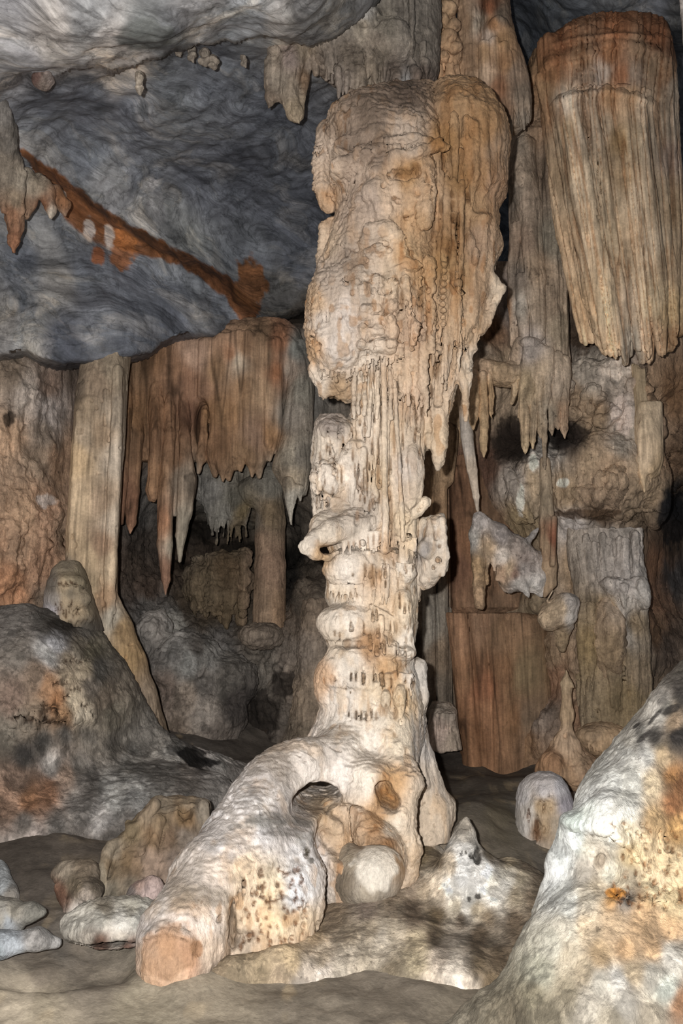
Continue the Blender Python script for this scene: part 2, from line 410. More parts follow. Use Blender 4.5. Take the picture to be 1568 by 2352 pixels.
CT = [(0, 30, '7d7a78'), (120, 80, '8f867b'), (60, 150, '7a7878'), (250, 120, '9c9184'), (200, 40, '757471'), (330, 70, '5d5f5c'), (380, 90, '5a5c5c'), (300, 150, '9a9085'), (450, 30, '85827e'), (560, 50, '7c7f80'), (650, 60, '8a847b'), (700, 20, '66635e'),
    (100, 250, '5c6067'), (200, 230, '5a5e66'), (300, 260, '646870'), (400, 200, '62666a'), (500, 180, '5e6268'), (600, 250, '555960'), (200, 350, '5f6369'), (330, 400, '62666c'), (450, 420, '5a5e66'), (560, 420, '52565e'), (650, 350, '54585f'), (650, 500, '4e525a'), (700, 600, '474b53'),
    (250, 430, '7e7d7b'), (330, 490, '85827e'), (430, 540, '72736f'), (560, 590, '5c6065'), (90, 300, '6b6d70'), (60, 600, '454950'), (110, 560, '6f6d69'), (150, 520, '53575c'), (130, 660, '757068'), (60, 700, '4a4d52'), (200, 620, '5a5e64'), (300, 650, '5e6269'), (230, 740, '63656a'), (300, 740, '555961'), (400, 700, '53575f'), (470, 720, '6a6a6b'), (350, 790, '4a4e56'), (160, 790, '3d4048'), (60, 760, '6a6864'), (20, 740, '6d675f'), (500, 700, '5b5f65'), (450, 620, '666a6e'), (650, 690, '57544f'), (690, 720, '4f473d'),
    (1180, 30, '474b50'), (1210, 80, '3f4348'), (1300, 30, '5c6064'), (1400, 30, '6b6d6e'), (1500, 30, '75767a'), (1560, 50, '55534f')]
OCH = 'a0622a'
def ceil_col(P, N):
    x, y = pix(P)
    c = tones(P, CT, G(9.8, .52) * 1.0, warp=26, seed=1, streak=0, sat=.62)
    s = polyy(x, SEAM); q = y - s + 14 * fbm(P, 5, 4, 77)
    th = np.interp(x, [30, 60, 100, 150, 200, 260, 330, 370, 440, 520, 560, 600], [0, 14, 52, 92, 96, 76, 50, 32, 30, 50, 80, 0])
    m = sstep(-9, -3, q) * (1 - sstep(.9, 1.05, (q) / np.maximum(th, 1))) * (th > 2)
    oc = hexlin('80563a')[None] * (1 + .35 * fbm(P, 14, 3, 78, (1, 1, .3)))[:, None] * G(10.5, .62) * .5
    dark = sstep(-3, 4, q) * (1 - sstep(6, 13, q)) * sstep(10, 40, th) * .4  # overhang shade along the seam's upper edge, put into the colour
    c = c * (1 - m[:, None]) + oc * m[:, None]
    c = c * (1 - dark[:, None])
    c = spot(c, P, 575, 655, 42, 68, '7a5234', .95, .5, gain=G(11, .6) * .6); c = spot(c, P, 283, 572, 38, 55, '96613a', .85, .6, gain=G(10.5, .6) * .7); c = spot(c, P, 225, 585, 16, 24, '9a5c34', .85, .6, gain=G(10.5, .6) * .7)
    c = spot(c, P, 335, 78, 78, 38, '5a5c58', .8, .5, 5, gain=G(7, .45)); 
    for (a, b, r, r2) in ((205, 530, 16, 34), (250, 545, 14, 30), (140, 455, 12, 18)): c = spot(c, P, a, b, r, r2, 'a39a92', .8, .5, gain=G(10, .6))
    c = spot(c, P, 345, 420, 26, 20, '8d8a86', .7, .6, gain=G(10, .5)); c = spot(c, P, 330, 250, 14, 30, '3e4246', .7, .6, gain=G(9, .5)); c = spot(c, P, 240, 245, 30, 12, '44474b', .6, .5, gain=G(9, .5))
    return np.clip(c, 0.01, .9)
sheet('ceiling', -110, 1680, -110, 960, 4, ceil_ctrl, M['marble'], ceil_col,
      [D_lump(.16, .9, 3), D_lump(.035, 3.2, 5), D_lump(.02, 9, 6)], dmod=ceil_mod)

# ---- walls behind everything
BT = [ # left
    (20, 850, '6b5a48'), (60, 900, '83766a'), (110, 930, '8c8078'), (30, 1000, '86684a'), (90, 1060, '75614c'), (140, 1050, '7a5c40'), (60, 1180, '8c6c4c'), (110, 1180, '957051'), (40, 1260, '7e6044'), (100, 1300, '8a6444'), (30, 1340, '8a5c34'), (110, 1370, '60503f'), (110, 880, '6b5545'), (150, 1200, '7a6046'), (100, 1000, '66584a'),
    (180, 860, '4a3d32'), (300, 900, '6b5034'), (350, 900, '7b5634'), (450, 850, '7e5838'), (560, 820, '8a6a4c'), (600, 900, '7a5838'), (660, 900, '6a6258'), (690, 900, '54504a'), (500, 960, '6f4e30'), (690, 1000, '5a5348'), (690, 1100, '544a3e'), (640, 1060, '675c50'),
    (480, 1090, '56524a'), (520, 1130, '45423b'), (550, 1180, '37342c'), (600, 1100, '5b564e'), (620, 1180, '554632'), (330, 1180, '4a4540'), (330, 1240, '3e342c'), (310, 1290, '4a3c30'), (420, 1220, '2c241c'), (470, 1260, '2e241b'), (540, 1250, '30261c'), (420, 1310, '3d3024'), (500, 1340, '4b3b28'), (560, 1340, '473826'), (560, 1400, '44382a'), (480, 1400, '4c3e2c'), (420, 1380, '4a3c2c'), (330, 1350, '4a3a2e'), (340, 1420, '5a5550'), (390, 1430, '6d6862'), (320, 1450, '4c4844'), (430, 1500, '5d5a56'), (500, 1500, '5a5550'), (380, 1530, '5c5752'), (450, 1560, '504a44'), (400, 1600, '5c544c'), (520, 1580, '463f38'), (600, 1480, '524a40'), (640, 1440, '5c4e40'), (620, 1540, '5a5248'), (660, 1500, '62564a'), (690, 1560, '5c4e40'), (560, 1640, '352e28'), (470, 1660, '6b5f54'), (520, 1680, '4a4038'), (600, 1690, '322b25'), (640, 1660, '4c433a'), (680, 1700, '4a3e30'), (580, 1740, '3c3126'), (650, 1200, '3a332b'), (670, 1340, '1e1a16'), (660, 1290, '16130f'), (700, 1350, '54483a'), (690, 1430, '5a4c3e'),  # darkest hollows: staining with recess shade mixed in
    # right
    (1000, 700, '6f5030'), (1130, 760, '6e4a28'), (1110, 800, '6a5a48'), (1180, 700, '75655a'), (1320, 600, '7e5528'), (1330, 680, '6a4826'), (1330, 760, '4c4036'), (1340, 740, '6a5c4c'), (1300, 500, '7c6650'), (1240, 400, '84705c'), (1180, 500, '6b5c4c'),
    (1100, 860, '8a7052'), (1150, 930, '8c7458'), (1200, 860, '8e7858'), (1350, 850, '857868'), (1400, 850, '8f8070'), (1330, 930, '7c6448'), (1370, 960, '7b6244'), (1430, 950, '96877a'), (1450, 1000, '857868'), (1500, 900, '7c5f40'), (1540, 900, '6a4a28'), (1550, 1050, '6c5034'), (1480, 1100, '8c7252'), (1350, 1050, '8a7050'), (1400, 1080, '8c7050'), (1290, 1000, '2a211b'), (1180, 1020, '2c221b'), (1320, 990, '2a211b'), (1120, 1070, '4c3222'), (1060, 1060, '5a3c28'), (1050, 980, '7a6040'), (1250, 1050, '9a9084'), (1230, 1110, '8a7456'), (1300, 1130, '836a4a'), (1180, 1110, '7a6e62'), (1350, 1120, '80664a'), (1400, 1140, '7a6248'), (1380, 1170, '5c4832'), (1460, 1160, '6a563e'), (1500, 1120, '7e6648'),
    (1060, 1200, '604028'), (1100, 1280, '6a4a2c'), (1060, 1350, '664428'), (1130, 1200, '64482e'), (1190, 1200, '74603e'), (1320, 1220, '90867e'), (1380, 1230, '807468'), (1330, 1290, '7c6242'), (1400, 1290, '80664a'), (1450, 1290, '7c6448'), (1350, 1360, '7a6040'), (1420, 1370, '84705a'), (1500, 1300, '6e4a2c'), (1540, 1250, '3c2e22'), (1545, 1160, '1c1a1a'), (1550, 1320, '3a3634'), (1500, 1380, '66462c'), (1500, 1450, '5c4228'), (1530, 1480, '4a3c30'), (1280, 1400, '7a6650'), (1230, 1400, '6c5a40'), (1190, 1330, '5c4830'), (1080, 1450, '6e4c2e'), (1100, 1550, '745030'), (1170, 1500, '705436'), (1200, 1600, '6c5236'), (1120, 1650, '755230'), (1200, 1700, '6a4c2c'), (1180, 1450, '6c5a44'), (1250, 1500, '70583c'), (1260, 1560, '6a4a30'), (1240, 1640, '68584a'), (1340, 1560, '7c6448'), (1400, 1500, '786040'), (1420, 1600, '735c40'), (1360, 1640, '68492e'), (1450, 1550, '6c563c'), (1400, 1680, '705c42'), (1470, 1500, '6a5a48'), (1000, 1400, '6a5c4a'), (1000, 1550, '554634'), (1020, 1640, '4a3e30'), (980, 1500, '453a2e'), (1000, 1200, '6e5438'), (1000, 1000, '6c5234'),
    (1190, 330, '8c7862'), (1200, 200, '85705a'), (1550, 130, '5c3c22'), (1560, 600, '6e5a46')]
wall_ctrl = [(-100, 600, 11.5), (-100, 900, 10.6), (80, 880, 10.8), (80, 1150, 10.6), (-100, 1200, 10.2), (60, 1350, 10.4), (150, 900, 11.6), (150, 1250, 11.2), (200, 600, 12.5), (300, 850, 12.9), (450, 780, 13.0), (600, 760, 13.0), (700, 760, 13.2),
    (300, 1100, 13.6), (450, 1000, 13.6), (600, 1000, 13.6), (690, 950, 13.2), (330, 1200, 14.6), (450, 1180, 15.2), (560, 1130, 14.4), (640, 1130, 13.9), (450, 1280, 16.0), (560, 1280, 15.6), (350, 1330, 14.6), (640, 1290, 15.8), (480, 1380, 14.8), (600, 1400, 14.8), (350, 1430, 13.6), (450, 1480, 13.3), (600, 1480, 13.4), (690, 1350, 13.0), (690, 1500, 12.7), (400, 1620, 12.9), (550, 1650, 13.3), (680, 1650, 12.8), (500, 1800, 12.6), (700, 1850, 12.5), (-100, 1500, 10.5), (150, 1600, 11.8),
    (850, 800, 13.6), (850, 1300, 13.6), (850, 1750, 13.2), (1000, 600, 13.0), (1000, 1000, 13.0), (1000, 1400, 13.2), (1000, 1700, 13.3), (1180, 560, 12.4), (1180, 780, 12.6), (1300, 560, 12.4), (1330, 700, 12.6), (1500, 560, 12.0), (1650, 560, 12.4),
    (1110, 860, 12.2), (1110, 1050, 12.8), (1190, 1010, 12.9), (1300, 990, 12.8), (1400, 880, 11.6), (1450, 960, 11.5), (1380, 1060, 11.1), (1450, 1120, 11.1), (1380, 1150, 10.9), (1400, 1185, 11.7), (1300, 1100, 11.5), (1230, 1060, 11.9), (1060, 1250, 13.3), (1150, 1250, 13.1), (1230, 1250, 12.2), (1350, 1250, 11.7), (1440, 1260, 11.7), (1480, 1150, 11.9), (1540, 1150, 14.2), (1540, 1300, 14.0), (1500, 1350, 13.2), (1650, 1200, 14.5), (1540, 1450, 13.2), (1540, 900, 12.2), (1650, 900, 12.4),
    (1060, 1500, 12.9), (1180, 1500, 12.6), (1120, 1700, 12.5), (1250, 1600, 12.2), (1350, 1400, 11.4), (1450, 1400, 11.3), (1350, 1550, 11.5), (1450, 1550, 11.4), (1350, 1680, 11.5), (1500, 1600, 12.6), (1300, 1850, 11.8), (1650, 1600, 12.5), (1650, 1850, 12), (1100, 1850, 12.4)]
def wall_col(P, N):
    x, y = pix(P); c = tones(P, BT, G(12.6, .8) * 1.06, warp=20, seed=2, streak=.3, sat=.68)
    g = G(12.5, .7)
    for (a, b, r, r2, h) in ((1180, 1010, 60, 60, '1d1713'), (1285, 1000, 28, 45, '15110f'), (1320, 995, 40, 24, '1d1713'), (1340, 750, 50, 60, '3a2e24'), (1548, 1190, 40, 70, '0e0e10'), (480, 1215, 60, 30, '120f0c'), (560, 1260, 60, 22, '130f0b'), (600, 1640, 50, 60, '1a1613'), (650, 1570, 30, 40, '1d1916'), (560, 1700, 60, 30, '231c16'), (420, 1300, 60, 16, '1a140f'), (215, 870, 30, 30, '2c241e'),  # dark patches in the hollows: manganese staining and recess shade in one colour
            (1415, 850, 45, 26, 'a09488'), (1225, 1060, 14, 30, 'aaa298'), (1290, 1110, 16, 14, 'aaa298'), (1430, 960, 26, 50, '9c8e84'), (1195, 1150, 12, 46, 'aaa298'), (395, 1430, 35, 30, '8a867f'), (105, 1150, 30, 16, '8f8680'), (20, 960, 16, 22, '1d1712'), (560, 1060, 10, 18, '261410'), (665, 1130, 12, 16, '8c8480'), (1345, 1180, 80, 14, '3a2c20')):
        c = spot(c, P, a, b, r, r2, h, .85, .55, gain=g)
    return np.clip(c, .005, .9)
def D_wall(P, N):
    x, y = pix(P)
    # smooth fluted curtain zones against knobbly zones
    rough = np.clip(sstep(1150, 1230, y) * sstep(760, 700, x) + sstep(1270, 1330, x) * sstep(830, 900, y) * sstep(1260, 1190, y) + sstep(180, 120, x) * .6 + sstep(1150, 1230, x) * sstep(1180, 1130, x - 100) * .5 + sstep(1300, 1360, y) * sstep(1190, 1260, x) * .6, 0, 1)
    fl = .15 * (billow(P, 3.3, 3, 11, (1, 1, .06)) ** .7 - .45)
    rg = .22 * fbm(P, 2.6, 5, 13) + .10 * (billow(P, 6.5, 3, 15) - .35) + .10 * (billow(P, 8, 2, 16, (1, 1, .12)) - .4)
    return fl * (1 - .4 * rough) + rg * rough
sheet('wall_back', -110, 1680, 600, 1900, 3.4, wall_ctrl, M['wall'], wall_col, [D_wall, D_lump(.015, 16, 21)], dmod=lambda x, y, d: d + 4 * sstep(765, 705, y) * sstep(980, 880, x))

# ---- floor
floor_ctrl = [(-100, 2800, 3.6), (600, 2800, 3.6), (1100, 2800, 3.6), (1700, 2800, 3.4), (-100, 2480, 4.75), (400, 2480, 4.75), (800, 2480, 4.75), (1200, 2480, 4.6), (1650, 2480, 4.3), (-100, 2300, 5.4), (200, 2290, 5.45), (400, 2280, 5.6), (700, 2310, 5.5), (900, 2340, 5.3), (1150, 2330, 5.3), (1250, 2250, 5.6),
    (-100, 2150, 6.2), (100, 2150, 6.2), (230, 2200, 6.0), (250, 2100, 6.6), (100, 2020, 7.0), (-50, 2000, 7.2), (300, 2000, 7.4), (500, 1950, 8.0), (520, 1850, 9.2), (500, 1790, 10.4), (560, 1760, 11.6), (400, 1820, 9.8), (650, 1850, 9.4), (800, 1850, 9.2), (800, 2000, 7.8),
    (1000, 1950, 7.9), (950, 2100, 6.9), (1000, 1870, 8.6), (1080, 1830, 9.6), (1150, 1820, 10.2), (1280, 1790, 11.2), (1350, 1780, 11.4), (1050, 1800, 11.4), (1000, 1760, 12.2), (1150, 1770, 12.2), (1250, 1740, 12.2), (1000, 1680, 13.1), (1100, 1690, 13.0), (1200, 1720, 12.8), (1150, 1900, 8.8), (1250, 2000, 7.9), (1250, 2130, 6.6), (1200, 2000, 7.7), (1100, 2090, 7.0), (1150, 2220, 6.1), (1300, 1900, 9.0), (1650, 2000, 8.0), (1650, 1800, 10),
    (-100, 1900, 8.0), (100, 1700, 10.5), (300, 1700, 11.5), (-100, 1650, 10.8), (500, 1690, 12.6), (700, 1720, 13), (600, 1640, 13.5), (1400, 1650, 12.5), (800, 1640, 13.6)]
FT = [(100, 2320, '8a7d66'), (300, 2320, '857a64'), (60, 2295, 'a1927a'), (500, 2330, '7c705c'), (700, 2340, '6d6252'), (900, 2340, '64594a'), (1050, 2345, '6a5f4e'), (100, 2240, '6d6152'), (250, 2250, '726757'), (60, 2150, '5e554c'), (150, 2180, '625a50'), (200, 2210, '6d6254'), (100, 2080, '51483f'), (200, 2000, '544a40'), (50, 1960, '4c433a'), (330, 1990, '554b41'), (480, 1850, '574f47'), (520, 1800, '5a5148'), (430, 1790, '5c544c'), (560, 1780, '5c5248'), (1100, 1850, '6d6252'), (1150, 1870, '72664f'), (1080, 1900, '6c604f'), (1050, 1940, '766754'), (1200, 1850, '6d6558'), (1320, 1800, '6e675e'), (1000, 1750, '3f362e'), (1050, 1720, '4a4038'), (1150, 1750, '4c443b'), (1200, 1740, '4a423a'), (1080, 1690, '5a4a38'), (1000, 1700, '4a4037'), (1250, 1780, '544b41'), (1230, 2100, '5c5040'), (1200, 2200, '54483a'), (1150, 2000, '6e6352'), (1250, 2020, '5f574c'), (1020, 2000, '7a6f5e'), (950, 2050, '6e6353'), (1000, 1830, '4c443a'), (1100, 1800, '554c41'), (900, 2150, '74695a')]
def floor_col(P, N):
    c = tones(P, FT, G(7.6, .42) * .72, warp=30, seed=3, streak=0, wf=1.5)
    fleck = sstep(.18, .4, noise(P[:, 0] * 9, P[:, 1] * 4, P[:, 2] * 9, 3)) * sstep(-.1, .25, fbm(P, 1.1, 3, 31)) * .5
    c = c + fleck[:, None] * (hexlin('a8967a')[None] * G(8, .6) * .8 - c)
    return np.clip(c, .01, .85)
def floor_mod(x, y, d):
    # low front terrace edge crossing the foreground, and the far ledge
    e = polyy(x, [(-120, 2276), (60, 2270), (110, 2274), (200, 2262), (300, 2264), (380, 2275), (520, 2296), (640, 2318), (1700, 2420)])
    return d + .16 * sstep(4, -10, y - e) * sstep(330, 260, x) 
sheet('floor', -110, 1680, 1640, 2760, 4, floor_ctrl, M['dust'], floor_col, [D_lump(.10, 1.3, 33, 3), D_lump(.03, 4, 34)], dmod=floor_mod)

# ------------------------------------------------------------------ sculpting strokes on a finished surface
def facing(P, N):
    v = CAM - P; v = v / np.linalg.norm(v, axis=1)[:, None]; return sstep(-.05, .35, (v * N).sum(1))
def S_dab(lst, soft=1.0):
    """dabs (px, py, rx, ry, metres[, degrees]); positive swells, negative hollows"""
    def f(P, N):
        x, y = pix(P); o = np.zeros(len(P)); fa = facing(P, N)
        for q in lst:
            px, py, rx, ry, a = q[:5]; an = math.radians(q[5]) if len(q) > 5 else 0
            dx = x - px; dy = y - py; u = (dx * math.cos(an) + dy * math.sin(an)) / rx; v = (-dx * math.sin(an) + dy * math.cos(an)) / ry
            r = np.sqrt(u * u + v * v); o += a * (1 - sstep(1 - .75 * soft, 1.05, r))
        return o * fa
    return f
def S_lip(lst):
    """ledges: (polyline, metres, reach above, reach below, tooth length px, tooth pitch px)"""
    def f(P, N):
        x, y = pix(P); o = np.zeros(len(P)); fa = facing(P, N)
        for pts, amp, wa, wb, tl, tp in lst:
            a = np.array(pts, float); l = np.interp(x, a[:, 0], a[:, 1])
            if tl:
                n1 = noise(x / tp, y * 0 + l[:] * 0 + pts[0][1] * .1, P[:, 0] * 0, 9); l = l + tl * (np.abs(n1) * 2 - .5)
            t = y - l; e = sstep(a[0, 0] - 12, a[0, 0] + 12, x) * (1 - sstep(a[-1, 0] - 12, a[-1, 0] + 12, x))
            o += amp * e * np.where(t < 0, np.exp(-(t / wa) ** 2), 1 - sstep(0, wb, t))
        return o * fa
    return f
def teeth(b, x0, y0, x1, y1, d, n, ln, r, seed=0, d1=None, k=.01):
    rd = random.Random(seed)
    for i in range(n):
        u = (i + .5 + rd.uniform(-.3, .3)) / n; x = x0 + (x1 - x0) * u; y = y0 + (y1 - y0) * u; dd = d + ((d1 or d) - d) * u
        l = ln * rd.uniform(.5, 1.2); rr = r * rd.uniform(.7, 1.2)
        b.c(x, y - 8, rr, x + rd.uniform(-2, 2), y + l, rr * .25, dd, dd, k)

# ================================================================== the great column
DC = 7.8
CO = W(840, 1900, 7.6)
column = thing('limestone_column', CO, 'tall cream limestone column with a bulging crown, tiered shaft and arched hole at its base', 'rock column')
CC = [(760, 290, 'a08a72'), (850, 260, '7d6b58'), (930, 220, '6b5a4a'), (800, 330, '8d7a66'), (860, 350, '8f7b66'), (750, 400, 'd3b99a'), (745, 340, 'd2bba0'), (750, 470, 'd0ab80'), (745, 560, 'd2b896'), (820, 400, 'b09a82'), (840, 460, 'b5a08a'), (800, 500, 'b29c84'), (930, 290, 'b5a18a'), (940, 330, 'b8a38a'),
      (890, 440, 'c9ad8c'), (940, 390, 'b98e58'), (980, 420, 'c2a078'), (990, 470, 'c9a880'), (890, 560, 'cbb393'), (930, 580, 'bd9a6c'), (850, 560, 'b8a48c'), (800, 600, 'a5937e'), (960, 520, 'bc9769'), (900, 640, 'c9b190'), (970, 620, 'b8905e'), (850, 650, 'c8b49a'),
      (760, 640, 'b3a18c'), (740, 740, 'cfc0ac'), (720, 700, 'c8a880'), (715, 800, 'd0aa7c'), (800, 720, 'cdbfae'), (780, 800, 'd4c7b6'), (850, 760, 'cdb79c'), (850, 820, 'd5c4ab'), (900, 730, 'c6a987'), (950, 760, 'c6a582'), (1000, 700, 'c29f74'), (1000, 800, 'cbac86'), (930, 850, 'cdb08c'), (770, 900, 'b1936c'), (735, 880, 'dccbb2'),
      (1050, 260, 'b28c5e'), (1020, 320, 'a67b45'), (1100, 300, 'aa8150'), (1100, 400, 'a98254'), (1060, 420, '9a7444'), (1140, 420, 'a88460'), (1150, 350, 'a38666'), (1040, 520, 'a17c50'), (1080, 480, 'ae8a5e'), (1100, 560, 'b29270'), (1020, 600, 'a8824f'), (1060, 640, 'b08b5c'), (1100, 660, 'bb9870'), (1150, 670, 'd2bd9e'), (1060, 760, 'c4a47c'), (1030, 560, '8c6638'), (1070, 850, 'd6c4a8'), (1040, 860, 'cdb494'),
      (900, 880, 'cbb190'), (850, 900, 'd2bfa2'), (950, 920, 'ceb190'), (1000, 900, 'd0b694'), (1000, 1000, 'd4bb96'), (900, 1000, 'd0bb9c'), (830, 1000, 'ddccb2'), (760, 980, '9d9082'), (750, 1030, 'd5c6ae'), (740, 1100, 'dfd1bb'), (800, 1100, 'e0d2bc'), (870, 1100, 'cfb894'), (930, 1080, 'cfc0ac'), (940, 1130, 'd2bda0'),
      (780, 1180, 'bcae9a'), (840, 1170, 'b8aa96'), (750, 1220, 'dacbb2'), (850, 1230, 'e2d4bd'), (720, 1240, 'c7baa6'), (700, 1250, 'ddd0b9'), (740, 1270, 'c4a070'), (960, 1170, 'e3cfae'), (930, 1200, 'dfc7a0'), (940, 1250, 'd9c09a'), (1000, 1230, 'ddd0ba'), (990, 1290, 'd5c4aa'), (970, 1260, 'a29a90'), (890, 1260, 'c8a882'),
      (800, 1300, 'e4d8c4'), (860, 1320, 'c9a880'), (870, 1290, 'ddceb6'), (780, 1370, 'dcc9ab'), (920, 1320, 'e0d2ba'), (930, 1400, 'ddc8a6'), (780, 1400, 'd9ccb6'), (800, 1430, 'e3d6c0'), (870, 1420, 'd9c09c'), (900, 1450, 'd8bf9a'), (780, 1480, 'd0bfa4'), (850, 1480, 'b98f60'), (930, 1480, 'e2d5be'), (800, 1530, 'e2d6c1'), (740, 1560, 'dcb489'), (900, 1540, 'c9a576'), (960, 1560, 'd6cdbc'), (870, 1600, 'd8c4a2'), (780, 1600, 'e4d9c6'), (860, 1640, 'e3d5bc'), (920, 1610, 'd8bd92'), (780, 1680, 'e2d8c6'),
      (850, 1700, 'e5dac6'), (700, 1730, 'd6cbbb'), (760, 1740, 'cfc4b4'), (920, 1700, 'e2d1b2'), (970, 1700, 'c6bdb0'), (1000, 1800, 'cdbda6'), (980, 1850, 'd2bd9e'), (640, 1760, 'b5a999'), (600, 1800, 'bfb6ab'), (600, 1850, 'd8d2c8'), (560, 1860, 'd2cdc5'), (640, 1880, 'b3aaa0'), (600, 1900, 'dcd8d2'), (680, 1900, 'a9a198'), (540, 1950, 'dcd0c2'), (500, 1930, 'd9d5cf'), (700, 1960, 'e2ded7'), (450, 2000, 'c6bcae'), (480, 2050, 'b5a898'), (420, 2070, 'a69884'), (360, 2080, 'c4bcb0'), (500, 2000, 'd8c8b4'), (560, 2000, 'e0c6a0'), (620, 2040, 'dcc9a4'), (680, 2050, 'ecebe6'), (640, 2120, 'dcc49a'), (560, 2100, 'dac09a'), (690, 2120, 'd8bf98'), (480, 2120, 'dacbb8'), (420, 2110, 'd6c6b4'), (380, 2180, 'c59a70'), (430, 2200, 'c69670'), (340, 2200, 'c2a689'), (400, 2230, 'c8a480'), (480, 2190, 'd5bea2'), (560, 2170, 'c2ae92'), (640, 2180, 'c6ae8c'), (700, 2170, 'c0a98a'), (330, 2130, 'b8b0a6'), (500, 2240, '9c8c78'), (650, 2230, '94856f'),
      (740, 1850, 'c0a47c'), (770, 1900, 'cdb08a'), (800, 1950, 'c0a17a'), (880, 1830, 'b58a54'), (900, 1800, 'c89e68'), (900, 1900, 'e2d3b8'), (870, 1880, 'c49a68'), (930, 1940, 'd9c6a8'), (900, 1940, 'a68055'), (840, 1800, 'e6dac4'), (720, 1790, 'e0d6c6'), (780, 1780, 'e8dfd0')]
GC = .96
def col_col(P, N, st=()):
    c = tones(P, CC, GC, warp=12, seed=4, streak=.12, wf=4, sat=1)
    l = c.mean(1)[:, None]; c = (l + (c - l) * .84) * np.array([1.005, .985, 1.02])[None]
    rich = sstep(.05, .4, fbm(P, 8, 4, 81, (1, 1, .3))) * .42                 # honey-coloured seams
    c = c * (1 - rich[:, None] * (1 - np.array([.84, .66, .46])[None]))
    pit = sstep(.28, .45, noise(P[:, 0] * 17, P[:, 1] * 17, P[:, 2] * 8, 43)) * sstep(-.1, .3, fbm(P, 2.2, 2, 83)) * .6   # clay-brown drip holes, crevice shade put into the colour
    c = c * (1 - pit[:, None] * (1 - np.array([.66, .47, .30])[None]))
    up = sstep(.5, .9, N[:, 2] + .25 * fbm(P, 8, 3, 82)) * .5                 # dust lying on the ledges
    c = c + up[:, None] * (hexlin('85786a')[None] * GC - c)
    return np.clip(c, .01, .88)
def stain_shade(holes, hx='8a6238', amt=.75, grow=1.0, base=None):
    """listed drip holes in clay colour, with crevice shade painted in"""
    def f(P, N):
        c = (base or col_col)(P, N); x, y = pix(P); h = hexlin(hx)[None] * .65; m = np.zeros(len(P))
        for q in holes:
            r = np.sqrt(((x - q[0]) / (q[2] * grow)) ** 2 + ((y - q[1]) / (q[3] * grow)) ** 2); m = np.maximum(m, 1 - sstep(.55, 1.1, r))
        m = m * amt * (facing(P, N) * .5 + .5)
        return c * (1 - m[:, None]) + h * m[:, None]
    return f
ctex = [D_lump(.03, 4, 41, 3), D_pop(.026, 10, 42, (1, 1, .55)), D_shingle(.028, 13, 46), D_pop(.014, 27, 40)]
smth = [D_lump(.03, 4, 41, 3), D_pop(.018, 10, 42, (1, 1, .5)), D_shingle(.008, 13, 46), D_pop(.010, 27, 40)]

b = Body(.0105)                                           # ---- crown
b.loft([(212, 925, 1000, 8.1, .12), (235, 850, 1020, 8.0, .35), (262, 785, 1020, 7.9, .5), (295, 742, 1020, 7.85, .6), (350, 745, 1025, 7.8, .68), (430, 770, 1020, 7.8, .72), (500, 775, 1015, 7.8, .72), (570, 752, 1010, 7.8, .74),
        (630, 728, 1010, 7.8, .72), (700, 706, 1012, 7.8, .70), (780, 704, 1010, 7.8, .66), (840, 712, 1005, 7.85, .58), (880, 725, 1000, 7.9, .45), (905, 748, 990, 8.0, .3)], k=.06)
for (x, y, rx, ry, d, dep) in ((795, 300, 44, 22, 7.55, .26), (850, 275, 50, 22, 7.5, .26), (905, 245, 50, 22, 7.65, .24), (800, 345, 40, 22, 7.4, .22), (850, 330, 34, 20, 7.32, .2), (790, 395, 36, 26, 7.36, .2), (830, 375, 36, 20, 7.26, .18), (960, 235, 30, 16, 7.75, .2)): b.e(x, y, d, rx, ry, dep, k=.06)
b.e(925, 430, 7.2, 76, 92, .2, k=.07, n=2.8); b.ch([(975, 385, 18, 7.1), (978, 440, 20, 7.05), (974, 510, 20, 7.05)], k=.04); b.ch([(872, 385, 20, 7.12), (862, 440, 26, 7.08), (880, 500, 24, 7.08)], k=.05)
b.e(935, 292, 7.25, 46, 24, .16, k=.03); b.e(940, 336, 7.16, 62, 16, .18, k=.03); b.ch([(868, 385, 8, 7.12), (905, 360, 11, 7.02), (960, 350, 13, 6.98), (1005, 330, 12, 7.02), (1022, 338, 10, 7.06)], k=.03)
b.e(925, 398, 7.0, 32, 20, .13, k=.03, sub=True); b.e(955, 388, 7.0, 14, 22, .12, k=.03, sub=True)
b.e(932, 306, 7.1, 26, 8, .06, k=.02, sub=True); teeth(b, 905, 300, 962, 300, 7.12, 7, 18, 4, 31); teeth(b, 885, 344, 985, 340, 7.02, 13, 14, 4, 32)
b.ch([(838, 560, 16, 7.12), (850, 530, 18, 7.06), (890, 524, 18, 7.04), (918, 545, 16, 7.04), (925, 575, 14, 7.08), (900, 600, 16, 7.1)], k=.03); b.e(858, 548, 7.09, 18, 14, .09, k=.025); b.e(885, 545, 7.08, 20, 13, .09, k=.025); b.e(905, 560, 7.09, 15, 16, .09, k=.025); b.e(868, 572, 7.07, 18, 12, .09, k=.025); b.e(892, 582, 7.08, 16, 14, .09, k=.025); b.e(848, 585, 7.10, 14, 16, .09, k=.025); b.c(868, 600, 12, 930, 603, 12, 7.1, k=.04); b.c(930, 603, 12, 958, 612, 9, 7.1, k=.03)
b.ch([(800, 690, 80, 7.35), (780, 790, 72, 7.35)], k=.12); b.e(750, 720, 7.5, 40, 90, .3, k=.1)
for i, (x, r) in enumerate(((838, 16), (868, 20), (900, 15))):            # scalloped ribs
    rd = random.Random(40 + i); y = 640
    while y < 805:
        b.e(x + rd.uniform(-4, 4), y + 5 * i, 7.11 + rd.uniform(-.03, .04), r * rd.uniform(.8, 1.15), rd.uniform(8, 15), .09, k=.035); y += rd.uniform(11, 24)
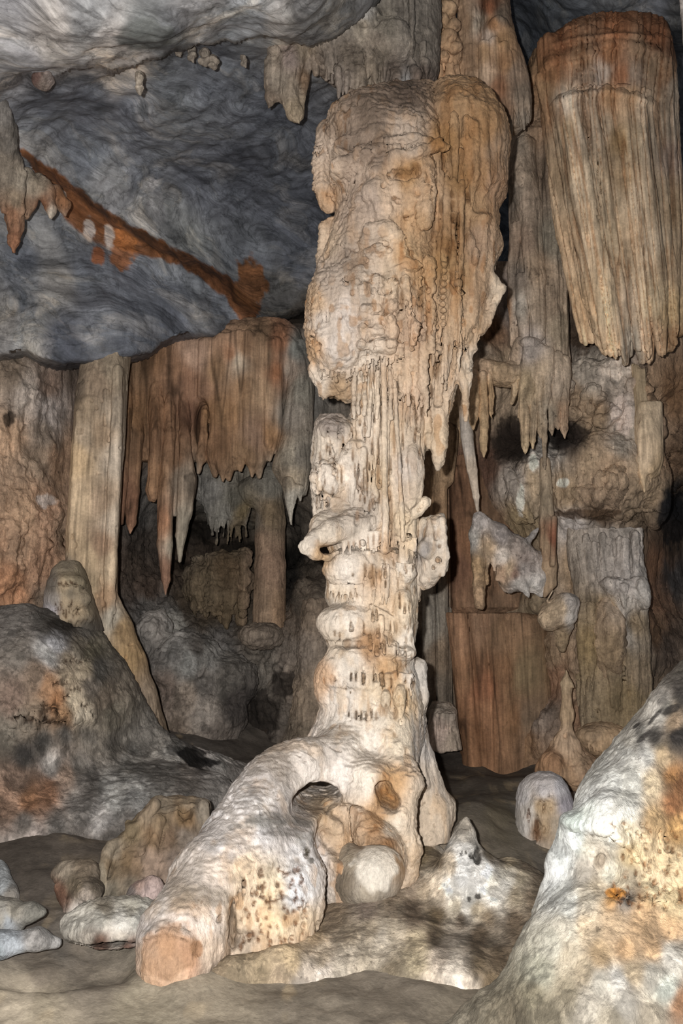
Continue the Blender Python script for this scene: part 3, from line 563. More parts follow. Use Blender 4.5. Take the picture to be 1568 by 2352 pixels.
b.c(930, 640, 9, 945, 800, 8, 7.08, 7.12, k=.03); b.c(985, 600, 13, 990, 800, 14, 7.18, 7.2, k=.04); b.ch([(945, 720, 7, 7.05), (955, 745, 13, 7.03), (950, 790, 10, 7.05)], k=.03); b.c(965, 640, 6, 962, 690, 4, 7.08, k=.02)
b.e(965, 690, 7.02, 12, 38, .14, k=.02, sub=True); b.e(922, 690, 7.02, 8, 30, .12, k=.02, sub=True)
b.ch([(745, 300, 22, 7.75), (738, 370, 22, 7.72), (740, 430, 20, 7.72), (757, 476, 14, 7.75)], k=.03); b.c(752, 300, 16, 755, 470, 16, 7.8, k=.04)
b.ch([(764, 503, 10, 7.75), (744, 525, 13, 7.75), (740, 590, 16, 7.75), (738, 650, 16, 7.7)], k=.03); b.c(760, 520, 16, 758, 640, 20, 7.8, k=.04)
b.e(750, 446, 7.65, 4, 4, .5, k=.01, sub=True); b.e(752, 489, 7.7, 17, 8, .6, k=.02, sub=True)
b.ch([(735, 850, 28, 7.55), (745, 880, 24, 7.58), (742, 905, 12, 7.6), (741, 922, 3, 7.6)], k=.06); b.ch([(775, 850, 40, 7.5), (795, 890, 30, 7.6), (800, 905, 20, 7.7)], k=.08); b.e(790, 900, 7.35, 34, 20, .12, k=.04, sub=True)
teeth(b, 735, 846, 845, 838, 7.3, 14, 34, 5, 3); teeth(b, 830, 830, 930, 800, 7.16, 15, 34, 5, 4)
b.pipes([(905, 790, 7.2), (985, 790, 7.25)], [(900, 905, 7.3), (985, 940, 7.35)], 9, 8, 33, k=.02, jy=24, jd=.03)
part('crown', b, M['cream'], stain_shade([(925, 398, 30, 18), (955, 388, 12, 20), (965, 690, 10, 36), (922, 690, 7, 28), (893, 402, 6, 6), (905, 455, 8, 6), (750, 446, 4, 4)], '94683a', .6), ctex + [
    D_pits(.035, 17, .3, 43), D_flute(.03, 9, 44, .15),
    S_lip([([(780, 332), (850, 350), (885, 335)], .03, 22, 10, 0, 9), ([(770, 405), (830, 405), (870, 385)], .02, 22, 10, 0, 9), ([(800, 470), (850, 455), (900, 478)], .02, 30, 10, 0, 9)]),
    S_dab([(893, 402, 6, 8, -.04), (903, 395, 5, 7, -.04), (915, 460, 10, 10, -.04), (905, 455, 7, 6, -.04), (880, 425, 8, 8, -.04), (935, 500, 10, 8, -.04), (948, 516, 4, 4, -.06), (820, 620, 24, 10, .03, -30), (790, 560, 20, 50, .03, 30)])], column)

b = Body(.0105)                                           # ---- right drapery lobe with its fringe
b.loft([(192, 1035, 1072, 7.95, .1), (215, 985, 1110, 7.85, .28), (250, 968, 1140, 7.8, .4), (300, 962, 1158, 7.75, .5), (350, 975, 1165, 7.75, .5), (400, 985, 1163, 7.75, .48), (455, 990, 1163, 7.75, .46), (485, 992, 1140, 7.8, .44),
        (530, 995, 1140, 7.8, .42), (580, 995, 1150, 7.8, .4), (620, 998, 1132, 7.8, .4), (700, 1000, 1128, 7.8, .4), (730, 1000, 1108, 7.8, .38), (780, 1000, 1092, 7.8, .34), (830, 985, 1080, 7.85, .3), (880, 960, 1052, 7.85, .28), (950, 940, 1034, 7.85, .24), (1010, 930, 1026, 7.85, .18), (1030, 935, 1010, 7.85, .1)], k=.04)
b.ch([(1040, 215, 34, 7.6), (1095, 230, 28, 7.6), (1130, 265, 22, 7.6), (1150, 310, 14, 7.65)], k=.08); b.ch([(1010, 250, 30, 7.5), (990, 300, 24, 7.45), (990, 345, 14, 7.45)], k=.06)
b.ch([(1095, 640, 30, 7.62), (1130, 652, 18, 7.6), (1150, 665, 13, 7.6), (1148, 684, 8, 7.62)], k=.05); b.ch([(1145, 690, 8, 7.65), (1110, 740, 14, 7.65), (1085, 800, 12, 7.65)], k=.05)
b.ch([(1065, 790, 22, 7.68), (1066, 860, 18, 7.65), (1068, 930, 10, 7.65), (1068, 965, 3, 7.65)], k=.03)
b.ch([(1005, 950, 26, 7.65), (1008, 1020, 20, 7.65), (1006, 1055, 12, 7.65), (1005, 1078, 3, 7.65)], k=.03)
b.c(985, 1000, 12, 985, 1025, 5, 7.65, k=.02)
b.pipes([(1000, 400, 7.3), (1030, 420, 7.26), (1065, 420, 7.26)], [(990, 800, 7.35), (1020, 860, 7.35), (1055, 830, 7.4)], 7, 11, 5, k=.012, jy=40, jd=.05)
b.pipes([(1070, 480, 7.36), (1125, 520, 7.45)], [(1050, 800, 7.45), (1095, 760, 7.55)], 5, 9, 6, k=.02, jy=50, jd=.05)
b.pipes([(985, 300, 7.3), (1060, 275, 7.24), (1135, 320, 7.35)], [(1000, 430, 7.35), (1060, 470, 7.3), (1120, 440, 7.4)], 12, 6, 8, k=.02, jy=50, jd=.06)
b.pipes([(950, 800, 7.5), (1060, 800, 7.5)], [(945, 960, 7.6), (1040, 950, 7.65)], 8, 9, 7, k=.025, jy=40)
b.e(1120, 405, 7.36, 13, 44, .1, k=.03); b.e(1092, 400, 7.32, 10, 40, .08, k=.03); b.e(1078, 350, 7.3, 14, 40, .08, k=.03); b.e(1076, 555, 7.4, 16, 26, .1, k=.03); b.e(1088, 590, 7.4, 14, 24, .1, k=.03); b.e(1100, 500, 7.42, 30, 14, .1, k=.04); b.e(1090, 345, 7.3, 10, 20, .06, k=.03)
for y in range(610, 750, 15): b.e(1017, y, 7.22, 8, 6, .05, k=.01)
b.holes([(1037, 446, 5, 10), (1038, 470, 5, 14), (1074, 455, 7, 16), (1040, 500, 6, 10), (1013, 475, 5, 20), (1060, 640, 6, 30, .1), (1030, 580, 5, 30), (1050, 520, 5, 30, .05), (1000, 850, 5, 26, .2), (990, 900, 5, 18, .25)], 7.2, .12)
part('drapery', b, M['cream'], stain_shade([(1037, 446, 6, 12), (1038, 470, 6, 16), (1074, 455, 8, 18), (1040, 500, 8, 14), (1013, 475, 6, 24), (1060, 640, 8, 34), (1030, 580, 7, 34), (1050, 520, 7, 34), (1000, 850, 6, 30), (990, 900, 6, 20)], '6e4a28', .7), smth + [D_flute(.05, 8, 51, .12), D_pits(.03, 14, .28, 52), D_pop(.022, 11, 54, (1, 1, .35))], column)

b = Body(.0105)                                           # ---- middle shaft
b.loft([(780, 830, 1000, 7.85, .3), (860, 815, 985, 7.85, .34), (940, 806, 985, 7.85, .36), (1000, 790, 985, 7.85, .38), (1060, 770, 972, 7.85, .4), (1110, 760, 968, 7.85, .4), (1180, 745, 962, 7.85, .42), (1250, 750, 958, 7.85, .42), (1300, 762, 962, 7.85, .4), (1380, 755, 962, 7.85, .4)], k=.05)
b.loft([(955, 735, 790, 7.8, .12), (975, 722, 805, 7.75, .22), (1020, 716, 800, 7.75, .26), (1060, 716, 790, 7.75, .26), (1100, 712, 800, 7.75, .28), (1150, 716, 800, 7.75, .28), (1200, 722, 800, 7.75, .28)], k=.06)
b.e(765, 990, 7.6, 40, 24, .16, k=.06); b.e(760, 1105, 7.56, 46, 36, .18, k=.08); b.e(815, 1055, 7.5, 36, 50, .16, k=.06)
b.pipes([(735, 1000, 7.6), (800, 1010, 7.55)], [(735, 1110, 7.55), (800, 1150, 7.5)], 6, 8, 34, k=.03, jy=20)
b.pipes([(815, 830, 7.48), (860, 800, 7.38), (905, 800, 7.42)], [(800, 1150, 7.5), (850, 1180, 7.44), (890, 1200, 7.46)], 9, 9, 9, k=.012, jy=50, jd=.06, tip=10)
b.pipes([(905, 850, 7.46), (975, 880, 7.5)], [(905, 1010, 7.5), (960, 1000, 7.55)], 6, 9, 35, k=.015, jy=30)
b.pipes([(915, 990, 7.5), (965, 1000, 7.55)], [(912, 1120, 7.5), (955, 1100, 7.55)], 4, 13, 10, k=.04, jy=30)
b.e(945, 1090, 7.52, 30, 80, .12, k=.06); b.e(925, 885, 7.42, 14, 30, .08, k=.02); b.e(955, 895, 7.44, 12, 26, .08, k=.02)
b.ch([(905, 1150, 14, 7.5), (930, 1195, 18, 7.45), (958, 1175, 14, 7.4), (974, 1156, 12, 7.38), (980, 1148, 10, 7.38)], k=.04)          # horn
b.c(920, 1200, 20, 925, 1290, 18, 7.45, k=.04); b.c(948, 1190, 12, 935, 1280, 12, 7.5, k=.03)
teeth(b, 905, 1240, 960, 1245, 7.38, 8, 40, 6, 7)
hs = [(868, 1060, 4, 60), (890, 1100, 4, 50), (843, 1090, 3, 50), (905, 1010, 4, 40), (876, 940, 3, 60), (830, 1120, 3, 20), (765, 1060, 3, 14), (750, 1030, 3, 10), (855, 1150, 3, 20), (815, 1080, 3, 18), (898, 1190, 5, 50)]
rd = random.Random(91)
for (xa, xb, ya, yb, n, o) in ((800, 900, 960, 1170, 34, .04), (905, 975, 860, 1110, 22, .07), (722, 790, 1000, 1160, 16, .14)):
    for i in range(n): hs.append((rd.uniform(xa, xb), rd.uniform(ya, yb), rd.uniform(2, 3.6), rd.uniform(7, 20), o))
b.holes(hs, 7.36, .12)
part('shaft', b, M['cream'], stain_shade(hs, '8a6238', .6, 1.2), smth + [D_flute(.035, 10, 61, .15), D_pits(.035, 19, .3, 62, (1, 1, .35)),
    S_lip([([(715, 1060), (760, 1078), (800, 1055)], .03, 20, 10, 0, 9), ([(712, 1130), (750, 1125), (800, 1150)], .02, 20, 10, 0, 9)])], column)
for i, (x0, x1, y0, y1, r, d) in enumerate(((881, 884, 800, 1262, 7.5, 7.30), (855, 846, 805, 1000, 5.5, 7.32), (868, 866, 800, 960, 5, 7.33), (905, 925, 850, 1240, 5.5, 7.34), (842, 836, 820, 950, 5, 7.34), (829, 822, 830, 950, 5, 7.36), (897, 896, 800, 960, 5, 7.36), (815, 812, 850, 960, 5.5, 7.38))):
    b = Body(.007); n = 10; rd = random.Random(i); pts = []
    for j in range(n + 1):
        u = j / n; pts.append((x0 + (x1 - x0) * u + rd.uniform(-1.5, 1.5), y0 + (y1 - y0) * u, r * rd.uniform(.75, 1.2) * (1.5 if j == 0 else 1) * (1.3 if j == n else 1), d + .03 * math.sin(u * 5)))
    b.ch(pts, k=.015)
    part('flowstone_pipe', b, M['cream'], col_col, [D_pop(.010, 20, 71, (1, 1, .3)), D_lump(.01, 6, 72)], column)

b = Body(.0105)                                           # ---- left shelf with teeth
b.ch([(880, 1200, 30, 7.55), (820, 1205, 36, 7.45), (760, 1224, 28, 7.32), (722, 1242, 18, 7.25), (700, 1252, 13, 7.22)], k=.07)
b.ch([(790, 1175, 34, 7.58), (740, 1205, 24, 7.5), (715, 1235, 14, 7.35)], k=.08); b.ch([(698, 1258, 13, 7.22), (725, 1272, 13, 7.25), (752, 1278, 10, 7.32), (775, 1262, 10, 7.35)], k=.04)
b.e(752, 1262, 7.2, 20, 12, .14, k=.03, sub=True); b.e(830, 1255, 7.32, 64, 16, .12, k=.03, sub=True)
teeth(b, 785, 1238, 900, 1226, 7.34, 18, 40, 6, 8, k=.018); b.c(832, 1245, 7, 832, 1250, 7, 7.22)
part('shelf', b, M['cream'], stain_shade([(752, 1262, 20, 12), (800, 1255, 3, 16), (812, 1255, 3, 18), (826, 1252, 3, 16), (845, 1245, 3, 18), (858, 1240, 4, 20), (872, 1240, 3, 20), (820, 1185, 6, 16)], '96693c', .55), smth + [D_pits(.02, 24, .4, 66), S_dab([(830, 1175, 40, 16, -.04), (820, 1195, 8, 16, -.04)])], column)

b = Body(.0105)                                           # ---- rounded disc on the right
b.ch([(975, 1200, 14, 7.7), (972, 1330, 16, 7.7)], k=.04)
b.loft([(1182, 985, 1020, 7.7, .06), (1200, 975, 1026, 7.7, .12), (1240, 968, 1026, 7.7, .16), (1280, 964, 1032, 7.7, .17), (1315, 964, 1028, 7.7, .15), (1340, 966, 1006, 7.7, .1), (1352, 970, 988, 7.7, .05)], k=.03)
b.ch([(1015, 1195, 9, 7.58), (1018, 1235, 8, 7.56), (1024, 1280, 8, 7.56), (1016, 1318, 8, 7.58)], k=.03); b.ch([(985, 1195, 8, 7.58), (985, 1235, 9, 7.55)], k=.02); b.e(978, 1262, 7.58, 20, 22, .08, k=.04)
hs = [(1000, 1228, 7, 14), (1009, 1254, 5, 5), (1006, 1287, 5, 4), (1010, 1322, 3, 8), (985, 1332, 2.5, 7), (996, 1302, 2, 5)]
b.holes(hs, 7.53, .07)
part('disc', b, M['cream'], stain_shade(hs, '9c7448', .4), [D_lump(.035, 4, 41, 3), D_pop(.022, 11, 42)] + [D_flute(.03, 9, 68, .3)], column)

b = Body(.0115)                                           # ---- tiered trunk, arched base and the buttress running forward
b.loft([(1255, 790, 900, 7.75, .22), (1275, 756, 935, 7.75, .34), (1320, 750, 950, 7.75, .38), (1372, 745, 962, 7.75, .38), (1395, 756, 962, 7.75, .36), (1425, 736, 960, 7.72, .38), (1462, 745, 954, 7.72, .36), (1492, 755, 950, 7.72, .36), (1530, 740, 952, 7.72, .38), (1580, 726, 965, 7.72, .42), (1625, 738, 972, 7.7, .44), (1660, 722, 975, 7.7, .46), (1700, 700, 972, 7.7, .5),
        (1740, 665, 962, 7.65, .56), (1790, 640, 958, 7.55, .62), (1850, 620, 950, 7.48, .66), (1920, 700, 955, 7.45, .62), (1980, 720, 955, 7.4, .56), (2040, 730, 940, 7.35, .5), (2100, 730, 930, 7.3, .45)], k=.05)
b.e(800, 1305, 7.5, 64, 46, .18, k=.08); b.e(795, 1432, 7.46, 70, 44, .18, k=.09); b.e(812, 1532, 7.42, 74, 58, .18, k=.12); b.e(742, 1575, 7.55, 18, 50, .14, k=.05)
b.e(795, 1372, 7.3, 44, 10, .1, k=.03, sub=True); b.e(795, 1478, 7.3, 40, 9, .1, k=.03, sub=True)
b.e(930, 1315, 7.48, 24, 28, .12, k=.03); b.c(925, 1370, 20, 932, 1500, 20, 7.45, k=.04); b.e(893, 1490, 7.34, 26, 24, .1, k=.03); b.e(935, 1500, 7.4, 20, 16, .1, k=.04); b.e(925, 1400, 7.4, 22, 40, .08, k=.03)
b.c(880, 1470, 12, 893, 1580, 6, 7.34, k=.02); b.c(900, 1530, 12, 905, 1600, 10, 7.36, k=.03); b.e(885, 1612, 7.28, 12, 26, .08, k=.02); b.e(918, 1605, 7.28, 15, 32, .09, k=.02)
b.pipes([(850, 1300, 7.38), (895, 1300, 7.38)], [(850, 1380, 7.36), (890, 1370, 7.36)], 6, 6, 36, k=.012, jy=20)
b.pipes([(835, 1405, 7.38), (880, 1420, 7.36)], [(830, 1495, 7.36), (880, 1505, 7.34)], 9, 6, 12, k=.012, jy=20, jd=.05)
teeth(b, 752, 1350, 835, 1352, 7.35, 13, 36, 4.5, 15, k=.015); teeth(b, 758, 1462, 825, 1462, 7.34, 10, 26, 4.5, 16, k=.015)
teeth(b, 850, 1400, 905, 1430, 7.36, 9, 46, 6, 17, k=.02); teeth(b, 870, 1560, 950, 1560, 7.3, 8, 40, 7, 18, k=.02); teeth(b, 905, 1300, 950, 1305, 7.36, 6, 30, 5, 19, k=.015)
tslots = [(x, 1642 + (i % 3) * 2, 4.5, 14) for i, x in enumerate((818, 829, 841, 853, 864))] + [(801, 1640, 2.5, 8), (886, 1632, 7, 20), (908, 1640, 8, 20), (806, 1553, 4, 12), (817, 1555, 3, 11), (834, 1558, 6, 16), (770, 1560, 3, 9), (795, 1580, 2, 5), (805, 1590, 2, 4), (780, 1670, 2.5, 7),
    (855, 1322, 9, 34), (838, 1310, 4, 22), (872, 1318, 4, 20), (810, 1320, 3, 6), (797, 1478, 11, 13), (822, 1480, 4, 10), (850, 1470, 5, 24), (866, 1488, 6, 20), (882, 1480, 4, 24), (893, 1462, 4, 16), (930, 1395, 5, 16), (940, 1390, 3.5, 18), (868, 1450, 4, 16), (835, 1440, 3, 20), (806, 1435, 3, 14), (930, 1440, 3, 9), (945, 1470, 3, 8), (878, 1556, 7, 22), (898, 1566, 4, 18),
    (905, 1688, 3.5, 8), (768, 1455, 3, 8), (780, 1458, 3, 8), (765, 1365, 2.5, 12), (778, 1366, 2.5, 12), (792, 1368, 2.5, 13), (806, 1368, 2.5, 12), (819, 1368, 2.5, 12)]
b.holes(tslots, 7.28, .11)
rd = random.Random(92)
for i in range(40): tslots.append((rd.uniform(850, 955), rd.uniform(1290, 1610), rd.uniform(2.2, 4), rd.uniform(7, 18), .03))
b.holes(tslots[-40:], 7.28, .11)
# base
b.ch([(770, 1740, 50, 7.2), (690, 1758, 40, 7.05), (620, 1790, 36, 6.95), (590, 1840, 50, 6.9)], k=.2)
b.ch([(800, 1760, 40, 7.15), (850, 1800, 42, 7.0), (832, 1850, 20, 6.9), (845, 1885, 14, 6.9)], k=.14)
b.ch([(900, 1700, 46, 7.3), (935, 1800, 24, 7.02), (915, 1880, 28, 6.95), (930, 1950, 24, 6.95), (938, 2010, 18, 7.0)], k=.14)
b.c(845, 1885, 14, 910, 1880, 20, 6.9, 6.9, k=.06)
b.ch([(660, 1785, 56, 7.1), (600, 1855, 62, 6.85), (565, 1930, 80, 6.6), (500, 2030, 92, 6.35), (420, 2150, 84, 6.0), (392, 2220, 70, 5.85)], k=.2)
b.ch([(640, 1900, 80, 6.85), (660, 1980, 72, 6.65), (645, 2080, 80, 6.45), (625, 2170, 78, 6.3)], k=.18)
b.ch([(590, 2060, 60, 6.45), (555, 2180, 64, 6.25)], k=.14); b.c(716, 1990, 22, 732, 1988, 12, 6.6, k=.05); b.c(715, 2000, 24, 694, 2130, 18, 6.55, k=.07); b.ch([(600, 1960, 50, 6.45), (540, 2040, 46, 6.3)], k=.14)
b.ch([(700, 1750, 34, 7.2), (640, 1775, 36, 7.1), (602, 1795, 30, 7.0), (588, 1790, 22, 7.0)], k=.1); b.ch([(600, 1790, 26, 7.0), (578, 1772, 10, 7.02)], k=.06)
b.e(727, 1833, 7.0, 54, 33, 1.8, k=.05, sub=True)                  # the see-through arch
b.e(886, 1824, 6.88, 18, 28, .26, k=.03, sub=True); b.e(904, 1844, 6.88, 16, 20, .22, k=.03, sub=True); b.e(872, 1808, 6.9, 10, 12, .16, k=.03, sub=True)
b.e(800, 1925, 6.8, 80, 62, .5, k=.06, sub=True); b.e(868, 1985, 6.8, 68, 84, .55, k=.05, sub=True)
b.ch([(760, 1850, 20, 7.3), (790, 1880, 30, 7.25), (775, 1930, 34, 7.2), (790, 2000, 30, 7.15)], k=.06); b.c(745, 1885, 16, 775, 1900, 18, 7.1, k=.05); b.c(800, 1860, 8, 806, 1930, 5, 7.0, k=.03)
b.e(533, 2125, 6.02, 10, 56, .16, k=.03, sub=True); b.e(545, 2160, 6.0, 22, 14, .1, k=.03, sub=True)
teeth(b, 432, 2222, 482, 2175, 5.85, 7, 22, 6, 21)
rd = random.Random(3); bh = []
for i in range(95):
    x = rd.uniform(552, 712); y = rd.uniform(1995, 2185); bh.append((x, y, rd.uniform(2.0, 4.4), rd.uniform(3, 9)))
bh2 = [(535, 2130, 12, 50), (560, 2040, 4, 30), (505, 2110, 6, 14), (545, 2060, 3, 30), (704, 1958, 8, 16), (637, 1830, 3, 9)]
b.holes([(935, 1760, 2, 5), (910, 1700, 4, 4)], 6.9, .1)
def butt_col(P, N):
    c = stain_shade([(886, 1824, 17, 27), (904, 1844, 15, 19)], 'b98a54', .6)(P, N)
    c = stain_shade(tslots, '94704a', .6, 1.0, lambda P, N: c)(P, N)
    c = spot(c, P, 388, 2180, 74, 52, 'b99272', .7, .9, 7, gain=.68); c = spot(c, P, 452, 2183, 16, 24, 'b48a68', .9, .3, gain=.68)
    x, y = pix(P); sel = sstep(730, 690, x) * sstep(1960, 2000, y)
    c2 = stain_shade(bh, '7c5230', .8, 1.3, lambda P, N: c)(P, N); c = c + (c2 - c) * sel[:, None]
    c = stain_shade(bh2, '6e5538', .6, 1.1, lambda P, N: c)(P, N)
    mot = (sstep(.0, .3, fbm(P, 11, 5, 85)) - .3) * sstep(720, 690, x) * sstep(1760, 1820, y) * sstep(-.2, .2, .3 - abs(x - 600) / 400)      # grey weathering crust
    c = c * (1 - .35 * np.clip(mot, -.3, 1)[:, None])
    for (a, q, e, g, h, m) in ((620, 1880, 60, 16, '7f7a74', .6), (680, 1890, 40, 16, '77726b', .6), (600, 1890, 50, 14, '8c8881', .6), (700, 1930, 22, 22, '8a857c', .5), (590, 1775, 30, 14, '80766a', .6), (704, 1958, 9, 18, '4a4336', .9), (715, 1975, 10, 10, '5e584c', .8), (470, 2060, 70, 20, '988c7c', .5), (540, 1900, 30, 12, '85807a', .6), (640, 1910, 50, 10, '6e6963', .5)):
        c = spot(c, P, a, q, e, g, h, m, .9, 9, gain=.75)
    return np.clip(c, .01, .88)
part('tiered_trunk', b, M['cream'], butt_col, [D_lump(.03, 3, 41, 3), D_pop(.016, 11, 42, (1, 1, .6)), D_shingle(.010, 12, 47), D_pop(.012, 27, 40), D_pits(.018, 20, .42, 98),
    S_dab([(x, y, a * 1.3, e * 1.2, -.03) for (x, y, a, e) in bh]),
    S_lip([([(560, 2005), (600, 1985), (640, 2000), (700, 2030)], .02, 24, 8, 3, 9), ([(320, 2160), (380, 2140), (440, 2160)], .03, 20, 10, 3, 16), ([(600, 2085), (650, 2070), (700, 2080)], .02, 14, 8, 3, 8), ([(735, 1462), (790, 1466), (850, 1450)], .02, 26, 10, 0, 9), ([(740, 1570), (800, 1575), (860, 1580)], .015, 26, 10, 0, 9), ([(800, 1655), (860, 1664), (940, 1655)], .015, 30, 10, 0, 9)]),
    S_dab([(560, 2040, 4, 30, -.05), (505, 2110, 6, 14, -.04, 30), (545, 2060, 3, 30, -.04, 20), (455, 2183, 14, 20, -.02), (704, 1958, 8, 16, -.05), (508, 1960, 3, 16, -.02, 15), (637, 1830, 4, 10, -.03), (700, 1745, 8, 8, -.02), (770, 1720, 20, 4, -.02, 25), (815, 1940, 5, 30, -.05), (805, 1855, 6, 6, -.03)])], column)

b = Body(.0115)                                           # ---- flange behind, on the right
b.loft([(1510, 950, 962, 7.95, .05), (1530, 945, 980, 7.95, .12), (1600, 945, 984, 7.95, .16), (1640, 940, 976, 7.95, .18), (1700, 940, 985, 7.95, .2), (1770, 935, 1008, 7.95, .22), (1812, 930, 1022, 7.95, .24), (1840, 930, 1046, 7.95, .26), (1880, 930, 1046, 7.95, .28), (1925, 930, 1030, 7.9, .3)], k=.04)
b.ch([(965, 1530, 16, 7.75), (968, 1600, 18, 7.7), (955, 1650, 14, 7.65), (962, 1720, 12, 7.7), (975, 1800, 12, 7.7)], k=.05)
part('flange', b, M['cream'], col_col, ctex[:1] + [D_pop(.012, 18, 93), D_flute(.025, 9, 94, .25), S_dab([(968, 1590, 5, 14, -.04), (960, 1740, 6, 60, -.04)])], column)
b = Body(.0125)                                           # ---- smooth white boss inside the hollow
b.e(858, 2012, 6.98, 66, 58, .24, k=.06); b.e(838, 2030, 6.98, 60, 46, .24, k=.08); b.e(800, 2000, 7.12, 32, 62, .24, k=.08); b.e(870, 1985, 7.0, 50, 36, .2, k=.08)
part('white_boss', b, M['cream'], lambda P, N: np.clip(spot(tones(P, [(850, 1995, 'dcd2c4'), (800, 1980, 'a8957a'), (790, 2020, '8c7a62'), (850, 1945, '8d7558'), (900, 1960, 'b28c60'), (850, 2050, 'b9a88f')], 0.85, 10, seed=9), P, 862, 1994, 62, 50, 'e6dccd', .85, .6, 7, gain=.9), 0, .9), [D_lump(.02, 5, 99), D_pop(.006, 25, 3)], column)

# ================================================================== hanging rock by the ceiling
def solo(name, b, mat, colf, disp, org, label, cat, group=None):
    return tag(part(name, b, mat, colf, disp, root=org), label, cat, group)
def tonef(pts, g, **kw): return lambda P, N: np.clip(tones(P, pts, g * 1.1, **kw), .01, .88)
wtex = [D_lump(.02, 3, 101, 4), D_pop(.012, 14, 102)]

CMT = [(720, 40, '85786a'), (760, 80, '7d7062'), (800, 20, '63666a'), (825, 30, 'a9a39c'), (830, 70, '958672'), (880, 60, '837868'), (860, 100, '807262'), (940, 40, '746a5e'), (960, 100, '7c7062'), (800, 130, '6d6052'), (760, 140, '74675a'), (850, 170, '82725f'), (900, 170, '6c5d50'), (930, 195, '8e8a86'), (830, 210, '8a7a68'), (960, 180, '5c4c40'), (780, 200, '86776a'), (870, 130, '6e6253'), (790, 0, '4f5358'),
       (630, 130, '8c7c6a'), (640, 180, '8b7d6c'), (660, 130, '8d7a70'), (670, 200, '8d7c68'), (680, 250, '988468'), (620, 230, '7c6a58'), (700, 110, '8b7a64'), (715, 150, '857463'), (700, 180, '84684c')]
b = Body(.016)
b.loft([(-80, 700, 1010, 9.2, .8), (40, 702, 1010, 9.2, .7), (110, 710, 1010, 9.1, .55), (160, 735, 1008, 9.0, .42), (195, 790, 1000, 8.95, .3), (225, 830, 960, 8.9, .15)], k=.08, n=2.6)
b.e(760, 120, 8.7, 60, 50, .3, k=.1); b.e(820, 60, 8.5, 60, 70, .25, k=.12); b.e(900, 100, 8.5, 60, 60, .25, k=.12)
rd = random.Random(12)
for i in range(46):
    x = rd.uniform(745, 985); y = 120 + rd.uniform(0, 75) - (30 if x < 780 else 0); l = rd.uniform(20, 46)
    b.c(x, y - 20, rd.uniform(7, 13), x + rd.uniform(-4, 4), y + l, 3, 8.55 + rd.uniform(-.05, .15), k=.03)
cfc = tonef(CMT, G(8.8, .8), warp=12, seed=5, streak=.12)
cf = thing('ceiling_flowstone', W(850, 0, 9), 'mottled grey-brown flowstone mass on the ceiling with short stubby points above the column', 'flowstone')
part('rock_body', b, M['wall'], cfc, [D_lump(.03, 4, 103), D_pop(.03, 13, 104), D_pits(.03, 18, .3, 105)], cf)
for q in ((776, 160, 10, 777, 224, 2, 8.6), (833, 165, 11, 830, 232, 6, 8.6), (861, 180, 9, 858, 228, 3, 8.6), (884, 130, 7, 882, 185, 3, 8.45), (930, -20, 9, 932, 92, 3, 8.38), (944, -20, 9, 946, 120, 1.5, 8.38)):
    b = Body(.008); m = [(q[0] + q[3]) / 2 + 1.5, (q[1] + q[4]) / 2]
    b.c(q[0], q[1], q[2], m[0], m[1], q[2] * .8, q[6], k=.02); b.c(m[0], m[1], q[2] * .8, q[3], q[4], q[5], q[6], k=.02)
    part('hanging_point', b, M['wall'], cfc, [D_lump(.015, 6, 106), D_pop(.012, 16, 104, (1, 1, .5))], cf)
b = Body(.014)
b.ch([(715, -60, 40, 8.9), (712, 60, 22, 8.8), (722, 130, 14, 8.7), (725, 165, 9, 8.7)], k=.06)
b.ch([(690, 95, 34, 8.75), (640, 110, 26, 8.75), (628, 170, 22, 8.7), (622, 225, 16, 8.7), (616, 247, 4, 8.7)], k=.05); b.ch([(700, 100, 26, 8.7), (668, 150, 30, 8.65), (662, 220, 22, 8.65), (678, 262, 17, 8.65), (688, 285, 3, 8.65)], k=.05)
b.ch([(705, 120, 20, 8.75), (700, 180, 12, 8.75), (692, 225, 8, 8.7), (690, 270, 4, 8.7)], k=.03); b.c(640, 225, 12, 655, 235, 10, 8.7, k=.03); b.e(630, 120, 8.6, 14, 10, .1)
b.c(612, 95, 8, 640, 92, 12, 8.8, k=.04)
solo('stalactite', b, M['wall'], tonef(CMT, G(8.8, .8), warp=10, seed=6, streak=.12), [D_lump(.03, 5, 106), D_pop(.03, 12, 107, (1, 1, .6))], W(700, 80, 8.8), 'broad two-pronged brown stalactite cluster hanging at the edge of the pale ceiling slab', 'stalactite', None)

UT = [(1020, 20, 'a9855c'), (1010, 60, 'a27c52'), (1030, 100, 'a57f56'), (1020, 150, 'b0865a'), (1010, 180, 'a57a4e'), (1070, 50, '88694a'), (1080, 120, '8c6c4c'), (1090, 200, '8d7050'), (1125, 20, '7c4722'), (1150, 40, '6b5a48'), (1130, 60, '9c6c3c'), (1120, 85, 'b8a08a'), (1150, 95, '9c7446'), (1110, 120, 'a07a50'), (1120, 180, 'b09070'), (1140, 200, '8a5c38'), (1160, 150, '93693e'), (1180, 170, '8a7058'), (1200, 220, '7d6a56'), (1160, 260, '7c5c40'), (1200, 280, '80705e'), (1100, 50, 'a2917c'), (1160, 300, '80684c')]
b = Body(.014)
b.ch([(1020, -60, 36, 9.7), (1022, 0, 34, 9.6), (1018, 60, 30, 9.6), (1030, 120, 32, 9.6), (1024, 170, 30, 9.65), (1024, 260, 28, 9.8)], k=.08)
for (x, y, r) in ((1010, 45, 24), (1040, 60, 18), (1030, 85, 24), (1010, 100, 20), (1045, 110, 20), (1015, 130, 20), (1022, 20, 28)): b.e(x, y, 9.38, r, r * .7, .1, k=.04)
b.c(1075, -60, 30, 1085, 300, 30, 9.75, k=.05)
b.pipes([(998, 150, 9.45), (1050, 150, 9.45)], [(996, 230, 9.5), (1052, 230, 9.5)], 8, 7, 1, k=.015)
